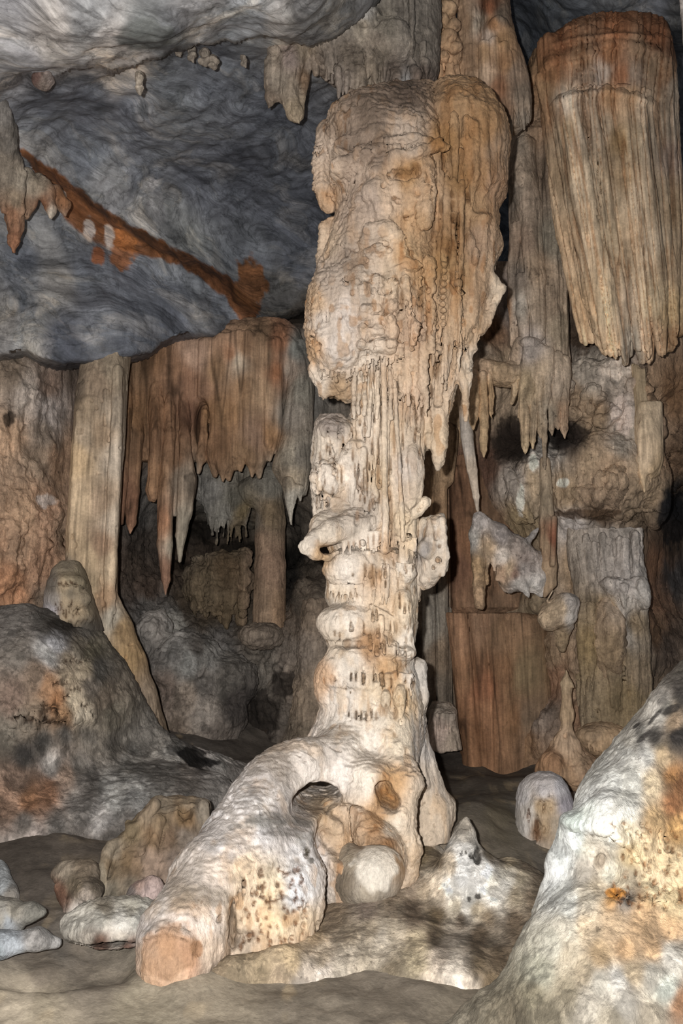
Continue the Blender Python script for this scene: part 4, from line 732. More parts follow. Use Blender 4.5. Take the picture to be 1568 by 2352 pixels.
solo('knobbly_flowstone', b, M['ochre'], tonef(UT, G(9.5, .85), warp=8, seed=7), [D_lump(.03, 5, 108), D_pop(.03, 10, 109, (1, 1, .6)), D_flute(.02, 12, 110)], W(1030, 0, 9.6), 'knobbly ochre hanging flowstone rising behind the crown of the great column', 'flowstone')
b = Body(.013)
b.loft([(-60, 1110, 1165, 9.8, .25), (20, 1105, 1168, 9.8, .25), (60, 1100, 1172, 9.75, .28), (100, 1100, 1182, 9.7, .32), (150, 1098, 1200, 9.7, .32), (200, 1098, 1214, 9.7, .32), (240, 1100, 1221, 9.7, .3), (275, 1105, 1220, 9.7, .24), (300, 1130, 1196, 9.7, .12)], k=.04)
b.e(1140, 62, 9.45, 26, 22, .16, k=.04); b.e(1125, 10, 9.5, 16, 40, .1, k=.05)
b.pipes([(1104, 100, 9.42), (1140, 88, 9.36), (1180, 130, 9.42)], [(1106, 255, 9.42), (1150, 300, 9.4), (1210, 300, 9.5)], 11, 8, 3, k=.012, jy=16)
b.pipes([(1190, 150, 9.45), (1208, 200, 9.5)], [(1195, 290, 9.5), (1218, 275, 9.55)], 4, 8, 4)
solo('drapery', b, M['ochre'], tonef(UT, G(9.5, .85), warp=8, seed=8), [D_flute(.03, 9, 111, .08), D_pop(.012, 16, 112)], W(1150, 0, 9.7), 'ochre and grey hanging drapery between the great column and the grey ceiling', 'drapery')

OT = [(1300, 90, '7a4e2a'), (1420, 60, '7c4c26'), (1500, 80, '7a4a26'), (1330, 130, '83603e'), (1400, 120, '81552e'), (1470, 110, '86684a'), (1270, 130, '7e5028'), (1260, 170, '8a5c30'), (1350, 180, '8f735a'), (1380, 170, 'a08c7a'), (1430, 170, '83522c'), (1460, 170, '8e7660'), (1500, 160, '84694c'), (1530, 180, '7a5a3c'), (1545, 100, '5a3c26'), (1555, 200, '857460'), (1250, 260, '84603c'), (1300, 230, 'a8947c'), (1350, 225, 'a08568'), (1400, 215, '946c42'), (1450, 225, '9c7a54'), (1480, 240, 'a88f72'), (1330, 300, 'ab9478'), (1380, 300, '9c8468'), (1420, 320, '7c6038'), (1460, 320, '927c5e'), (1500, 320, '87755f'), (1540, 350, '7c6858'), (1290, 400, '8a7050'), (1340, 420, 'ac9474'), (1400, 450, 'a88e6c'), (1430, 420, '876c4a'), (1470, 450, 'a18a6c'), (1510, 450, '8a7458'), (1550, 480, '80684a'), (1310, 550, '9a7c58'), (1360, 550, 'ae9472'), (1400, 550, 'a88e6a'), (1450, 550, '9a7e5c'), (1500, 560, 'a58e70'), (1540, 600, '8e7454'), (1350, 700, 'a4835a'), (1390, 700, 'b29872'), (1440, 700, '9c8468'), (1500, 700, 'a8906c'), (1540, 720, '94784e'), (1400, 790, 'b09068'), (1450, 790, '8f806c'), (1500, 780, 'a48460'), (1550, 780, '7e5e3a'), (1250, 200, '86643e'), (1310, 300, '8e7656'), (1560, 300, '86745f')]
def fan(P):
    """across-the-drapery coordinate that follows its leaning flutes"""
    x, y = pix(P); l = np.interp(y, [60, 240, 820], [1250, 1262, 1372]); r = np.interp(y, [60, 240, 820], [1540, 1520, 1560]); return (x - l) / (r - l), y
def ocol(P, N):
    c = np.clip(tones(P, OT, G(10.3, .8) * 1.2, warp=9, seed=10, streak=.2, wf=3), .01, .88); u, y = fan(P)
    n1 = noise(u * 30, y * .0035, u * 0, 7); n2 = noise(u * 13, y * .002, u * 0 + 3, 8)
    c = c * (1 + .30 * n2)[:, None]; ln = (1 - sstep(.02, .20, np.abs(n1))) * .5  # strip banding, plus groove shade painted as dark lines along the D_fan valleys
    return np.clip(c * (1 - ln[:, None] * (1 - np.array([.62, .5, .42])[None]) * 1.6), .01, .88)
def D_fan(amp):
    def f(P, N):
        u, y = fan(P); n1 = noise(u * 30, y * .0035, u * 0, 7); return amp * (np.minimum(np.abs(n1) * 2.2, 1) ** .5 - .6) * facing(P, N)
    return f
organ = thing('organ_pipe_drapery', W(1440, 90, 10.8), 'huge tapering pipe-fluted drapery in two tiers hanging from the ceiling beside the great column', 'drapery')
b = Body(.016)
b.loft([(52, 1420, 1500, 11.2, .2), (75, 1290, 1525, 11.1, .4), (110, 1245, 1535, 11.05, .5), (160, 1238, 1545, 11.05, .5), (300, 1250, 1552, 11.05, .5), (500, 1305, 1562, 11.05, .45), (700, 1345, 1568, 11.0, .38), (770, 1370, 1566, 11.0, .2)], k=.05, n=2.8)
b.pipes([(1250, 115, 10.55), (1330, 95, 10.4), (1440, 90, 10.38), (1530, 120, 10.5)], [(1330, 760, 10.6), (1400, 800, 10.5), (1480, 810, 10.5), (1560, 800, 10.6)], 36, 9, 5, k=.008, jd=.08)
b.pipes([(1235, 185, 10.5), (1262, 165, 10.45)], [(1305, 500, 10.5), (1325, 620, 10.5)], 5, 9, 6, k=.02)
b.e(1345, 205, 10.35, 36, 50, .1, k=.05); b.e(1272, 185, 10.5, 30, 36, .12, k=.12)
part('rear_tier', b, M['ochre'], ocol, [D_fan(.06), D_flute(.02, 12, 113, .03, .5), D_lump(.014, 6, 114), D_pop(.01, 20, 117, (1, 1, .5)), S_lip([([(1310, 200), (1345, 192), (1380, 200)], .04, 40, 8, 4, 9), ([(1250, 150), (1330, 130), (1420, 100), (1520, 130)], .06, 20, 16, 0, 9), ([(1270, 105), (1330, 92), (1420, 84), (1500, 90)], .05, 9, 9, 0, 9)])], organ)
b = Body(.013)
b.loft([(212, 1330, 1470, 10.45, .15), (225, 1290, 1495, 10.4, .26), (245, 1274, 1504, 10.5, .32), (300, 1282, 1508, 10.5, .32), (450, 1318, 1520, 10.5, .3), (600, 1342, 1535, 10.5, .27), (720, 1360, 1548, 10.5, .22), (760, 1385, 1545, 10.45, .12)], k=.04, n=2.6)
b.pipes([(1276, 250, 10.2), (1320, 232, 10.1), (1400, 222, 10.06), (1500, 250, 10.2)], [(1370, 800, 10.25), (1415, 826, 10.15), (1470, 815, 10.15), (1556, 800, 10.28)], 27, 9, 7, k=.007, jy=20, tip=5, jd=.08)
for (x0, y0, x1, y1, r) in ((1325, 240, 1412, 822, 13), (1345, 232, 1438, 835, 12), (1300, 250, 1388, 800, 12), (1470, 260, 1510, 780, 12), (1440, 240, 1490, 805, 10)):
    xm = x0 + (x1 - x0) * .93; ym = y0 + (y1 - y0) * .93
    b.c(x0, y0, 7, xm, ym, r, 10.1, 10.06, k=.014); b.c(xm, ym, r, x1, y1, 3, 10.06, 10.08, k=.014)
part('front_tier', b, M['ochre'], ocol, [D_fan(.06), D_flute(.02, 13, 115, .03, .5), D_lump(.014, 7, 116, 4, (1, 1, .5)), D_pop(.01, 20, 117, (1, 1, .5)), S_lip([([(1275, 235), (1330, 216), (1400, 212), (1450, 222), (1500, 240)], .03, 8, 12, 0, 9)]), S_dab([(1375, 480, 5, 40, -.06), (1380, 420, 4, 30, -.05), (1372, 360, 3, 60, -.05), (1390, 560, 4, 50, -.04), (1352, 330, 3, 50, -.05)])], organ)
b = Body(.014)
b.pipes([(1560, -60, 9.3), (1610, -60, 9.3)], [(1588, 260, 9.3), (1620, 300, 9.3)], 6, 12, 8, k=.02); b.c(1600, -60, 30, 1605, 250, 18, 9.5)
solo('stalactite', b, M['wall'], tonef([(1570, 50, 'a89c92'), (1565, 150, '9a8c80')], G(9.3, .8), seed=3), wtex, W(1600, 0, 9.4), 'pale stalactite edge entering at the top corner beside the huge fluted drapery', 'stalactite')

# ================================================================== fused pillars and skirt in the middle distance
PT = [(1190, 330, '8c7a66'), (1200, 400, '88745f'), (1210, 480, '84705c'), (1175, 450, '675a4c'), (1230, 300, '84684c'), (1240, 200, '83603c'), (1250, 400, '705c48'), (1265, 550, '6c6252'), (1200, 560, '7a6450'), (1230, 620, '8a7258'), (1190, 640, '66594c'), (1190, 700, '877c6e'), (1240, 700, '84705a'), (1270, 700, '7e6a54'), (1160, 700, '74512e'), (1290, 750, '7a6a54'), (1180, 800, '877058'), (1220, 800, '93857a'), (1240, 860, '9b8468'), (1210, 880, '8a7454'), (1280, 880, '94806a'), (1110, 835, '94785a'), (1150, 850, '8c7252'), (1120, 900, '8e704a'), (1200, 980, 'a08460'), (1230, 980, '8a7458'), (1290, 950, '957658'), (1260, 950, '857560'), (1215, 1030, 'a48a64'), (1248, 1050, '7c6a54'), (1110, 1000, '947852')]
pcol = tonef(PT, G(11.3, .85) * 1.12, warp=8, seed=12, streak=.35)
b = Body(.017)
b.loft([(130, 1215, 1300, 11.7, .3), (300, 1175, 1300, 11.6, .35), (330, 1168, 1300, 11.5, .4), (450, 1170, 1295, 11.5, .4), (560, 1172, 1300, 11.5, .4), (700, 1165, 1305, 11.5, .38), (790, 1185, 1305, 11.5, .34), (860, 1150, 1310, 11.5, .3), (930, 1210, 1306, 11.5, .2)], k=.06)
b.ch([(1205, 335, 26, 11.1), (1200, 420, 34, 11.05), (1215, 480, 28, 11.05), (1228, 640, 22, 11.0), (1235, 770, 14, 11.0)], k=.06)
b.ch([(1195, 640, 14, 11.05), (1198, 720, 15, 11.0), (1205, 770, 12, 11.0)], k=.03); b.ch([(1185, 520, 12, 11.1), (1175, 620, 10, 11.1), (1180, 790, 10, 11.1)], k=.03)
b.pipes([(1245, 330, 11.05), (1295, 330, 11.1)], [(1262, 860, 10.95), (1304, 900, 11.0)], 8, 8, 11, k=.014, jy=60)
b.e(1215, 790, 10.95, 30, 14, .16, k=.05); b.e(1110, 845, 11.2, 34, 20, .25, k=.06); b.e(1160, 860, 11.1, 50, 30, .25, k=.08)
b.pipes([(1190, 800, 11.0), (1240, 795, 10.9), (1300, 830, 11.0)], [(1150, 900, 11.1), (1225, 960, 10.95), (1300, 960, 11.0)], 18, 8, 12, k=.014, jy=30, jd=.1)
fp = thing('fused_pillars', W(1235, 250, 11.5), 'tall brown fused pillars ending in a skirt of blunt stalactites behind the great column', 'flowstone')
part('pillar_body', b, M['wall'], pcol, [D_flute(.05, 7, 117, .08), D_lump(.02, 4, 118), D_pits(.03, 14, .4, 119, (1, 1, .3)), S_dab([(1130, 905, 26, 20, -.1), (1085, 820, 26, 8, -.02), (1220, 800, 26, 4, .02)])], fp)
for (x0, y0, x1, y1, r) in ((1200, 880, 1206, 1042, 13), (1222, 880, 1222, 1030, 11), (1236, 880, 1240, 1005, 8), (1247, 860, 1250, 1078, 7), (1262, 860, 1266, 1000, 9), (1292, 840, 1296, 1006, 12), (1276, 850, 1280, 985, 9), (1108, 860, 1110, 1050, 11), (1090, 860, 1086, 985, 13), (1124, 860, 1128, 960, 7)):
    b = Body(.01); b.c(x0, y0, r, (x0 + x1) / 2 + 2, (y0 + y1) / 2, r * .95, 10.98, 10.92, k=.02); b.c((x0 + x1) / 2 + 2, (y0 + y1) / 2, r * .95, x1, y1 - r * 1.6, r * .7, 10.92, 10.9, k=.02); b.c(x1, y1 - r * 1.6, r * .7, x1 + 1, y1, 2, 10.9, k=.02)
    part('hanging_spike', b, M['wall'], pcol, [D_flute(.03, 12, 117, .08), D_lump(.015, 6, 118), D_pop(.012, 16, 119, (1, 1, .4))], fp)
b = Body(.012)
b.ch([(1062, 850, 12, 11.2), (1066, 930, 15, 11.1), (1072, 1000, 15, 11.05), (1084, 1080, 12, 11.0), (1093, 1140, 8, 11.0), (1096, 1168, 4, 11.0), (1099, 1184, 2, 11.0)], k=.02)
solo('stalactite', b, M['ochre'], tonef([(1070, 900, '9a7c5c'), (1075, 1000, '8f8478'), (1085, 1100, 'a08d78'), (1095, 1160, 'a4927e')], G(11, .85), warp=5, seed=4), [D_flute(.012, 12, 120, .1)], W(1066, 860, 11.1), 'long thin pale stalactite whose tip touches a grey-topped rock', 'stalactite')
b = Body(.015)                                           # grey topped bracket rock
b.ch([(1100, 1192, 16, 11.0), (1140, 1225, 22, 11.05), (1185, 1262, 30, 11.1), (1225, 1290, 26, 11.2)], k=.08); b.ch([(1100, 1195, 12, 11.0), (1092, 1230, 16, 11.0), (1098, 1300, 16, 11.0), (1100, 1360, 13, 11.0), (1101, 1388, 9, 11.0)], k=.04)
b.ch([(1150, 1250, 34, 11.15), (1180, 1320, 40, 11.2), (1225, 1330, 30, 11.2), (1240, 1360, 12, 11.2)], k=.06); b.c(1200, 1345, 14, 1213, 1372, 3, 11.05); b.c(1150, 1320, 12, 1140, 1330, 6, 11.1); b.c(1128, 1240, 12, 1135, 1310, 5, 11.05); b.c(1215, 1240, 10, 1235, 1215, 6, 11.1)
b.c(1115, 1230, 10, 1118, 1340, 6, 11.05, k=.02)
def brc(P, N):
    c = tones(P, [(1100, 1195, '9a8f88'), (1085, 1240, '9c958c'), (1097, 1300, '93744c'), (1115, 1330, '8a6c48'), (1100, 1370, '937452'), (1120, 1260, 'a08564'), (1150, 1230, '857a74'), (1180, 1255, '7a6c62'), (1200, 1290, '786960'), (1150, 1280, 'b4a698'), (1165, 1310, 'a58a68'), (1200, 1310, '8c8078'), (1180, 1320, '6c5040'), (1190, 1345, 'b0a69c'), (1220, 1360, 'b0a89f'), (1150, 1320, '94765a'), (1220, 1230, '7e7670')], G(11, .85), warp=8, seed=13, streak=.1)
    return np.clip(c, .01, .88)
solo('bracket_rock', b, M['patchy'], brc, [D_lump(.035, 5, 121), D_pop(.02, 12, 122), D_flute(.02, 12, 123)], W(1170, 1290, 11.2), 'grey-topped bracket of rock with a blunt hanging spike, under the long thin stalactite', 'rock')
b = Body(.015)
b.ch([(1250, 1060, 12, 11.3), (1256, 1200, 18, 11.2), (1258, 1300, 20, 11.15), (1262, 1340, 14, 11.15), (1250, 1370, 3, 11.15)], k=.03); b.c(1272, 1190, 7, 1268, 1295, 8, 11.0, k=.02)
solo('stalactite', b, M['ochre'], tonef([(1255, 1150, '7e6c54'), (1255, 1250, '80674a'), (1270, 1240, '6b3c22'), (1260, 1320, '80684c')], G(11.2, .85), warp=5, seed=14), [D_flute(.02, 10, 124, .1), D_pits(.03, 14, .2, 125)], W(1256, 1080, 11.2), 'thick brown stalactite with a rusty seam next to the grey-topped bracket rock', 'stalactite')
b = Body(.015)
b.e(1280, 1410, 11.1, 44, 36, .26, k=.06); b.e(1300, 1385, 11.0, 28, 24, .2, k=.05); b.e(1262, 1425, 11.0, 26, 26, .16, k=.05); b.c(1290, 1440, 26, 1290, 1490, 8, 11.2, k=.06); b.c(1255, 1380, 4, 1268, 1358, 2, 11.0, k=.01)
solo('rounded_boulder', b, M['patchy'], tonef([(1265, 1415, 'a18766'), (1285, 1400, 'a18868'), (1310, 1385, '8a8078'), (1310, 1420, '9c9288'), (1280, 1440, '8c7458'), (1290, 1470, '7a6446')], G(11, .85), warp=8, seed=15, streak=0), [D_lump(.03, 5, 126), D_pop(.02, 9, 127)], W(1280, 1440, 11.2), 'rounded tan boulder lodged in the wall below the rusty-seamed stalactite', 'boulder')
b = Body(.015)                                           # square pale drapery on the right wall
b.loft([(925, 1462, 1520, 11.2, .12), (960, 1455, 1520, 11.2, .16), (1060, 1458, 1520, 11.2, .16), (1092, 1462, 1512, 11.2, .12), (1100, 1470, 1500, 11.2, .08)], k=.03)
b.pipes([(1452, 840, 11.25), (1480, 850, 11.2)], [(1478, 1100, 11.15), (1495, 1100, 11.15)], 5, 8, 14, k=.02); b.c(1470, 1060, 14, 1479, 1130, 3, 11.1); b.e(1490, 1020, 11.05, 30, 70, .08, k=.04)
solo('drapery', b, M['ochre'], tonef([(1500, 950, 'a89070'), (1480, 1050, 'ab9170'), (1470, 900, '8a7556'), (1510, 1080, 'a0845e'), (1478, 1120, 'a88c66')], G(11.2, .85), warp=6, seed=16), [D_flute(.02, 11, 128, .05)], W(1490, 900, 11.2), 'small square-cut pale drapery standing off the brown wall below the huge fluted drapery', 'drapery')
b = Body(.015)                                           # wide fluted flowstone with pale caps
b.loft([(1215, 1300, 1475, 11.75, .2), (1300, 1310, 1475, 11.7, .3), (1360, 1320, 1484, 11.6, .34), (1450, 1325, 1486, 11.6, .34), (1600, 1330, 1490, 11.6, .34), (1760, 1330, 1500, 11.6, .3)], k=.06, n=3)
b.e(1420, 1352, 11.2, 34, 26, .22, k=.08); b.e(1398, 1340, 11.2, 20, 14, .16, k=.05); b.e(1464, 1352, 11.15, 18, 28, .2, k=.05); b.e(1475, 1375, 11.2, 12, 24, .2, k=.05); b.ch([(1425, 1380, 22, 11.15), (1432, 1430, 9, 11.2), (1431, 1492, 4, 11.22)], k=.05); b.c(1440, 1390, 16, 1470, 1440, 10, 11.22, k=.06)
b.pipes([(1310, 1240, 11.42), (1470, 1240, 11.42)], [(1325, 1370, 11.35), (1470, 1350, 11.3)], 12, 8, 15, k=.02, jy=40); b.pipes([(1330, 1400, 11.3), (1480, 1400, 11.3)], [(1335, 1600, 11.3), (1485, 1660, 11.3)], 13, 8, 16, k=.02, jy=60)
def capc(P, N):
    c = tones(P, [(1420, 1345, '9a8f86'), (1400, 1340, '93877c'), (1450, 1345, 'a0958c'), (1470, 1360, 'a59c92'), (1430, 1390, 'a3978a'), (1432, 1460, '9a8e80'), (1400, 1400, '8e7656'), (1380, 1400, '7e6848'), (1460, 1430, '8a7456'), (1420, 1500, '7c6646'), (1470, 1550, '7e6a50'), (1360, 1480, '80683f'), (1440, 1600, '74603f')], G(11.1, .85), warp=6, seed=17)
    return np.clip(c, .01, .88)
solo('capped_flowstone', b, M['wall'], capc, [D_flute(.05, 7, 129, .1), D_lump(.05, 3, 130), D_pop(.02, 11, 131), D_pits(.04, 13, .3, 131, (1, 1, .3))], W(1430, 1640, 11.3), 'brown fluted flowstone wearing two pale grey rounded caps above the big white boulder', 'flowstone')
b = Body(.014)                                           # slim stalagmite on a mound
b.ch([(1300, 1540, 4, 10.9), (1302, 1570, 10, 10.9), (1303, 1640, 13, 10.9), (1299, 1690, 16, 10.9), (1298, 1720, 34, 10.95), (1300, 1770, 62, 11.1)], k=.08); b.e(1310, 1770, 11.1, 72, 46, .5, k=.1); b.e(1268, 1760, 10.8, 26, 34, .2, k=.06); b.c(1312, 1570, 4, 1318, 1580, 3, 10.85, k=.02)
solo('stalagmite', b, M['ochre'], tonef([(1300, 1560, '8e7656'), (1303, 1630, '8a7050'), (1300, 1710, '907558'), (1270, 1760, '86603c'), (1330, 1760, '866b4e'), (1350, 1790, '7c5f44'), (1300, 1790, '8a6a48')], G(10.9, .8), warp=8, seed=18), [D_lump(.02, 6, 132), D_flute(.03, 9, 133, .2), D_pits(.03, 16, .35, 134)], W(1300, 1800, 11), 'slim brown stalagmite like a candle on a lumpy mound by the back wall', 'stalagmite')
b = Body(.015)
b.e(1385, 1700, 11.2, 60, 40, .3, k=.06); b.e(1350, 1690, 11.1, 30, 20, .2, k=.05); teeth(b, 1350, 1712, 1410, 1715, 10.95, 10, 22, 4, 3)
solo('low_flowstone', b, M['ochre'], tonef([(1370, 1680, '7c6448'), (1390, 1710, '907350'), (1400, 1740, '745634')], G(11.1, .8), warp=8, seed=19), [D_lump(.02, 6, 135), D_pop(.03, 10, 136)], W(1385, 1740, 11.2), 'low tan flowstone hump with a toothed edge beside the slim candle-like stalagmite', 'flowstone')

b = Body(.017)
b.e(1390, 1090, 11.45, 120, 95, .42, k=.12, n=2.4); b.e(1450, 1000, 11.6, 70, 130, .4, k=.12); b.e(1370, 950, 11.75, 80, 90, .34, k=.12); b.e(1350, 870, 11.8, 60, 45, .34, k=.1); b.e(1430, 860, 11.6, 60, 50, .34, k=.1); b.e(1320, 1150, 11.6, 60, 50, .3, k=.12); b.e(1500, 1110, 11.7, 36, 110, .36, k=.1); b.e(1240, 1110, 11.9, 60, 80, .3, k=.12)
b.e(1385, 1172, 11.1, 70, 10, .2, k=.05, sub=True); b.e(1200, 1150, 11.9, 40, 50, .3, k=.1); b.ch([(1165, 1080, 10, 11.7), (1190, 1150, 9, 11.6), (1222, 1200, 4, 11.6)], k=.04)
rd = random.Random(61)
for i in range(60):
    x = rd.uniform(1290, 1500); y = rd.uniform(880, 1180); b.e(x, y, 11.25 + rd.uniform(0, .2), rd.uniform(8, 26), rd.uniform(8, 20), .12, k=.05)
solo('bulging_wall_rock', b, M['wall'], lambda P, N: wall_col(P, N), [D_lump(.1, 2.5, 193), D_pop(.07, 6, 194), D_flute(.05, 7, 195, .25), D_pop(.02, 16, 196)], W(1400, 1180, 11.6), 'great bulging knobbly brown rock swelling from the wall under the huge fluted drapery', 'rock')

# ---- sheer curtain panels beside the column
QT = [(1050, 1150, '5c3e26'), (1080, 1250, '664428'), (1050, 1300, '60402a'), (1120, 1200, '5e452e'), (1120, 1350, '6e4e32'), (1150, 1380, '6a4f36'), (1060, 1440, '775436'), (1100, 1430, '7c5c40'), (1150, 1450, '6c5034'), (1070, 1550, '745030'), (1110, 1580, '7a4c2a'), (1160, 1550, '6e4c2c'), (1200, 1550, '6a5638'), (1120, 1650, '7a5230'), (1180, 1650, '714e2c'), (1210, 1650, '65503a'), (1090, 1680, '6a4626')]
qcol = tonef(QT, G(12.3, .9) * .85, warp=7, seed=20, streak=.45)
b = Body(.018)
b.loft([(1050, 1030, 1200, 13.1, .25), (1395, 1036, 1200, 12.9, .28), (1412, 1036, 1190, 12.9, .12)], k=.04, n=4)
b.pipes([(1040, 1080, 12.9), (1190, 1080, 12.9)], [(1045, 1400, 12.75), (1180, 1400, 12.8)], 9, 16, 16, k=.05, jy=4, tip=1)
solo('sheer_drapery', b, M['ochre'], qcol, [D_flute(.03, 5, 137, .03)], W(1110, 1000, 13), 'dark rust-brown sheer drapery above a cracked ledge to the side of the great column', 'drapery')
b = Body(.018)
b.loft([(1400, 1028, 1230, 12.8, .2), (1412, 1024, 1240, 12.7, .34), (1600, 1046, 1262, 12.65, .36), (1800, 1066, 1270, 12.6, .36)], k=.04, n=3)
b.c(1225, 1440, 30, 1245, 1780, 34, 12.3, k=.08)
b.c(1048, 1390, 24, 1090, 1780, 26, 12.35, k=.02); b.c(1090, 1390, 18, 1130, 1780, 22, 12.3, k=.015); b.ch([(1130, 1380, 26, 12.35), (1155, 1560, 34, 12.3), (1160, 1780, 40, 12.3)], k=.03); b.c(1190, 1430, 34, 1205, 1780, 40, 12.35, k=.06); b.loft([(1320, 990, 1270, 12.5, .9), (1409, 990, 1270, 12.5, .9)], k=.01, n=8, sub=True)
solo('sheer_drapery', b, M['ochre'], qcol, [D_flute(.03, 5, 138, .03), D_lump(.02, 2, 139)], W(1130, 1740, 12.7), 'rust-brown panelled drapery reaching the floor below the cracked ledge', 'drapery')
b = Body(.016)
b.c(985, 1300, 16, 985, 1640, 15, 12.4, k=.015); b.c(1012, 1120, 15, 1014, 1650, 15, 12.5, k=.015); b.c(998, 1100, 12, 1000, 1640, 10, 12.6); b.c(1030, 1400, 7, 1032, 1640, 8, 12.55); b.c(1020, 1000, 34, 1020, 1100, 22, 12.5)
solo('slender_columns', b, M['wall'], tonef([(985, 1450, '6c6458'), (1012, 1200, '74583a'), (1012, 1500, '5c4c3a'), (1000, 1600, '4e4438'), (1020, 1030, '785e40')], G(12.4, .9), warp=6, seed=21, streak=.4), [D_flute(.03, 9, 140, .03)], W(1000, 1640, 12.5), 'bundle of slender grey-brown columns half hidden behind the great column', 'rock column')
b = Body(.014)
b.loft([(1612, 990, 1030, 12.1, .2), (1630, 985, 1046, 12.0, .3), (1680, 985, 1052, 11.9, .3), (1720, 980, 1060, 11.9, .34)], k=.04, n=3); teeth(b, 1000, 1650, 1045, 1650, 11.62, 6, 40, 6, 3)
solo('squat_block', b, M['wall'], tonef([(1020, 1625, '776a5c'), (1010, 1680, '8a7668'), (1040, 1700, '80705f')], G(11.9, .85), warp=6, seed=22), wtex + [D_flute(.04, 8, 141, .2)], W(1020, 1720, 11.9), 'squat grey-pink flowstone block behind the flange of the great column', 'flowstone')

# ================================================================== left side hangings
LT = [(170, 900, '55483a'), (190, 940, '7a674f'), (200, 1000, '8f7b62'), (230, 880, '7a6650'), (260, 850, '80705a'), (270, 950, '8a7a66'), (230, 1000, '8a7256'), (265, 1050, '9c8c78'), (180, 1050, 'a2865f'), (190, 1150, 'a38a68'), (230, 1150, '8c745a'), (262, 1200, 'a08e78'), (175, 1250, '927a5a'), (200, 1280, '9a8260'), (235, 1250, '82664c'), (258, 1300, '9c8668'), (150, 1310, '6d6050'), (200, 1350, '8c7656'), (240, 1380, '8e6f4e'), (255, 1420, '8f8472'), (280, 1450, '80653f'), (290, 1520, '86693f'), (300, 1580, '846a48'), (330, 1600, '74624e')]
b = Body(.015)
b.loft([(780, 235, 300, 11.2, .3), (850, 190, 292, 11.0, .34), (900, 182, 288, 10.9, .36), (960, 176, 284, 10.85, .36), (1100, 166, 276, 10.8, .36), (1250, 158, 266, 10.8, .36), (1340, 160, 264, 10.8, .36), (1420, 190, 268, 10.8, .34), (1460, 230, 300, 10.8, .34), (1540, 245, 328, 10.8, .34), (1600, 250, 345, 10.8, .34), (1660, 250, 372, 10.8, .3), (1740, 240, 400, 10.8, .3)], k=.05, n=2.8)
b.ch([(185, 950, 12, 10.55), (176, 1100, 13, 10.5), (165, 1290, 11, 10.5)], k=.02); b.c(215, 950, 30, 205, 1300, 30, 10.65, k=.03); b.ch([(270, 850, 12, 10.6), (266, 1000, 15, 10.5), (255, 1250, 15, 10.48), (250, 1400, 14, 10.5), (245, 1460, 4, 10.5)], k=.02); b.c(243, 900, 8, 232, 1300, 8, 10.55, k=.02)
b.ch([(258, 1370, 12, 10.72), (278, 1440, 24, 10.72), (296, 1520, 36, 10.72), (314, 1610, 46, 10.75), (330, 1700, 50, 10.8)], k=.1)
solo('fluted_column', b, M['ochre'], tonef(LT, G(10.7, .85), warp=7, seed=23, streak=.22), [D_flute(.03, 6, 142, .03), D_lump(.015, 4, 143), S_dab([(232, 1330, 4, 16, -.03), (290, 1510, 5, 8, -.04), (262, 1430, 3, 30, -.03), (200, 920, 30, 16, .03), (300, 1480, 8, 4, -.03)]), D_pits(.03, 18, .45, 144)], W(230, 1700, 10.8), 'tall tan fluted column rising from the grey mound to the ceiling', 'rock column')

KT = [(300, 850, '6c5034'), (320, 950, '74522f'), (290, 1000, '64482e'), (300, 1150, '6b4830'), (350, 820, '7a5634'), (360, 950, '765232'), (350, 1100, '8a6440'), (380, 1000, '6c4c30'), (400, 850, '7e5a3c'), (400, 1050, '6f5034'), (375, 1200, '8a5e3c'), (380, 1320, '7c5840'), (430, 870, '7a563c'), (440, 950, '5a3c28'), (420, 1100, '7a6a58'), (415, 1200, '857a68'), (412, 1260, '8f8470'), (450, 820, '96765e'), (460, 900, '7d5a40'), (500, 850, '80603f'), (480, 950, '74522f'), (520, 950, '7c5a36'), (540, 830, 'a08f78'), (530, 820, '8a5c38'), (500, 1020, '6e4e30'), (560, 900, '80603f'), (560, 1050, '74583a'), (600, 820, '846648'), (600, 900, '8e7050'), (590, 1000, '80624a'), (620, 1000, '7a5834'), (640, 850, '83522c'), (640, 780, '7c5030'), (600, 770, '6c5238'), (560, 800, '7a5a3c'), (660, 850, '76685a'), (665, 950, '7a7064'), (690, 900, '6c665a'), (660, 1050, '857a68'), (690, 1050, '6c6458'), (670, 1100, '8d7d66'), (650, 1090, '7c6c58'), (668, 1150, 'a59c8c'), (680, 800, '60605a')]
kcol = tonef(KT, G(12.4, .88) * .85, warp=7, seed=24, streak=.45)
curt = thing('curtain_drapery', W(480, 780, 12.6), 'wide rust-brown curtain drapery hanging under the grey ceiling to the side of the column', 'drapery')
b = Body(.018)
b.loft([(738, 560, 660, 12.9, .2), (765, 420, 690, 12.8, .3), (800, 340, 700, 12.7, .34), (840, 285, 700, 12.7, .34), (950, 285, 650, 12.7, .3), (1030, 290, 640, 12.7, .2), (1060, 300, 620, 12.7, .12)], k=.05, n=3.2)
b.pipes([(470, 790, 12.4), (540, 770, 12.35), (640, 790, 12.4)], [(465, 1050, 12.4), (520, 1085, 12.4), (570, 1075, 12.4), (640, 1060, 12.45)], 15, 15, 18, k=.035, jy=26, tip=2.2)
b.e(462, 975, 12.3, 22, 66, .7, k=.05, sub=True); b.c(445, 870, 8, 455, 930, 20, 12.2, k=.04, sub=True)
part('broad_fold', b, M['ochre'], kcol, [D_flute(.045, 4.2, 145, .05), D_flute(.015, 13, 146, .03)], curt)
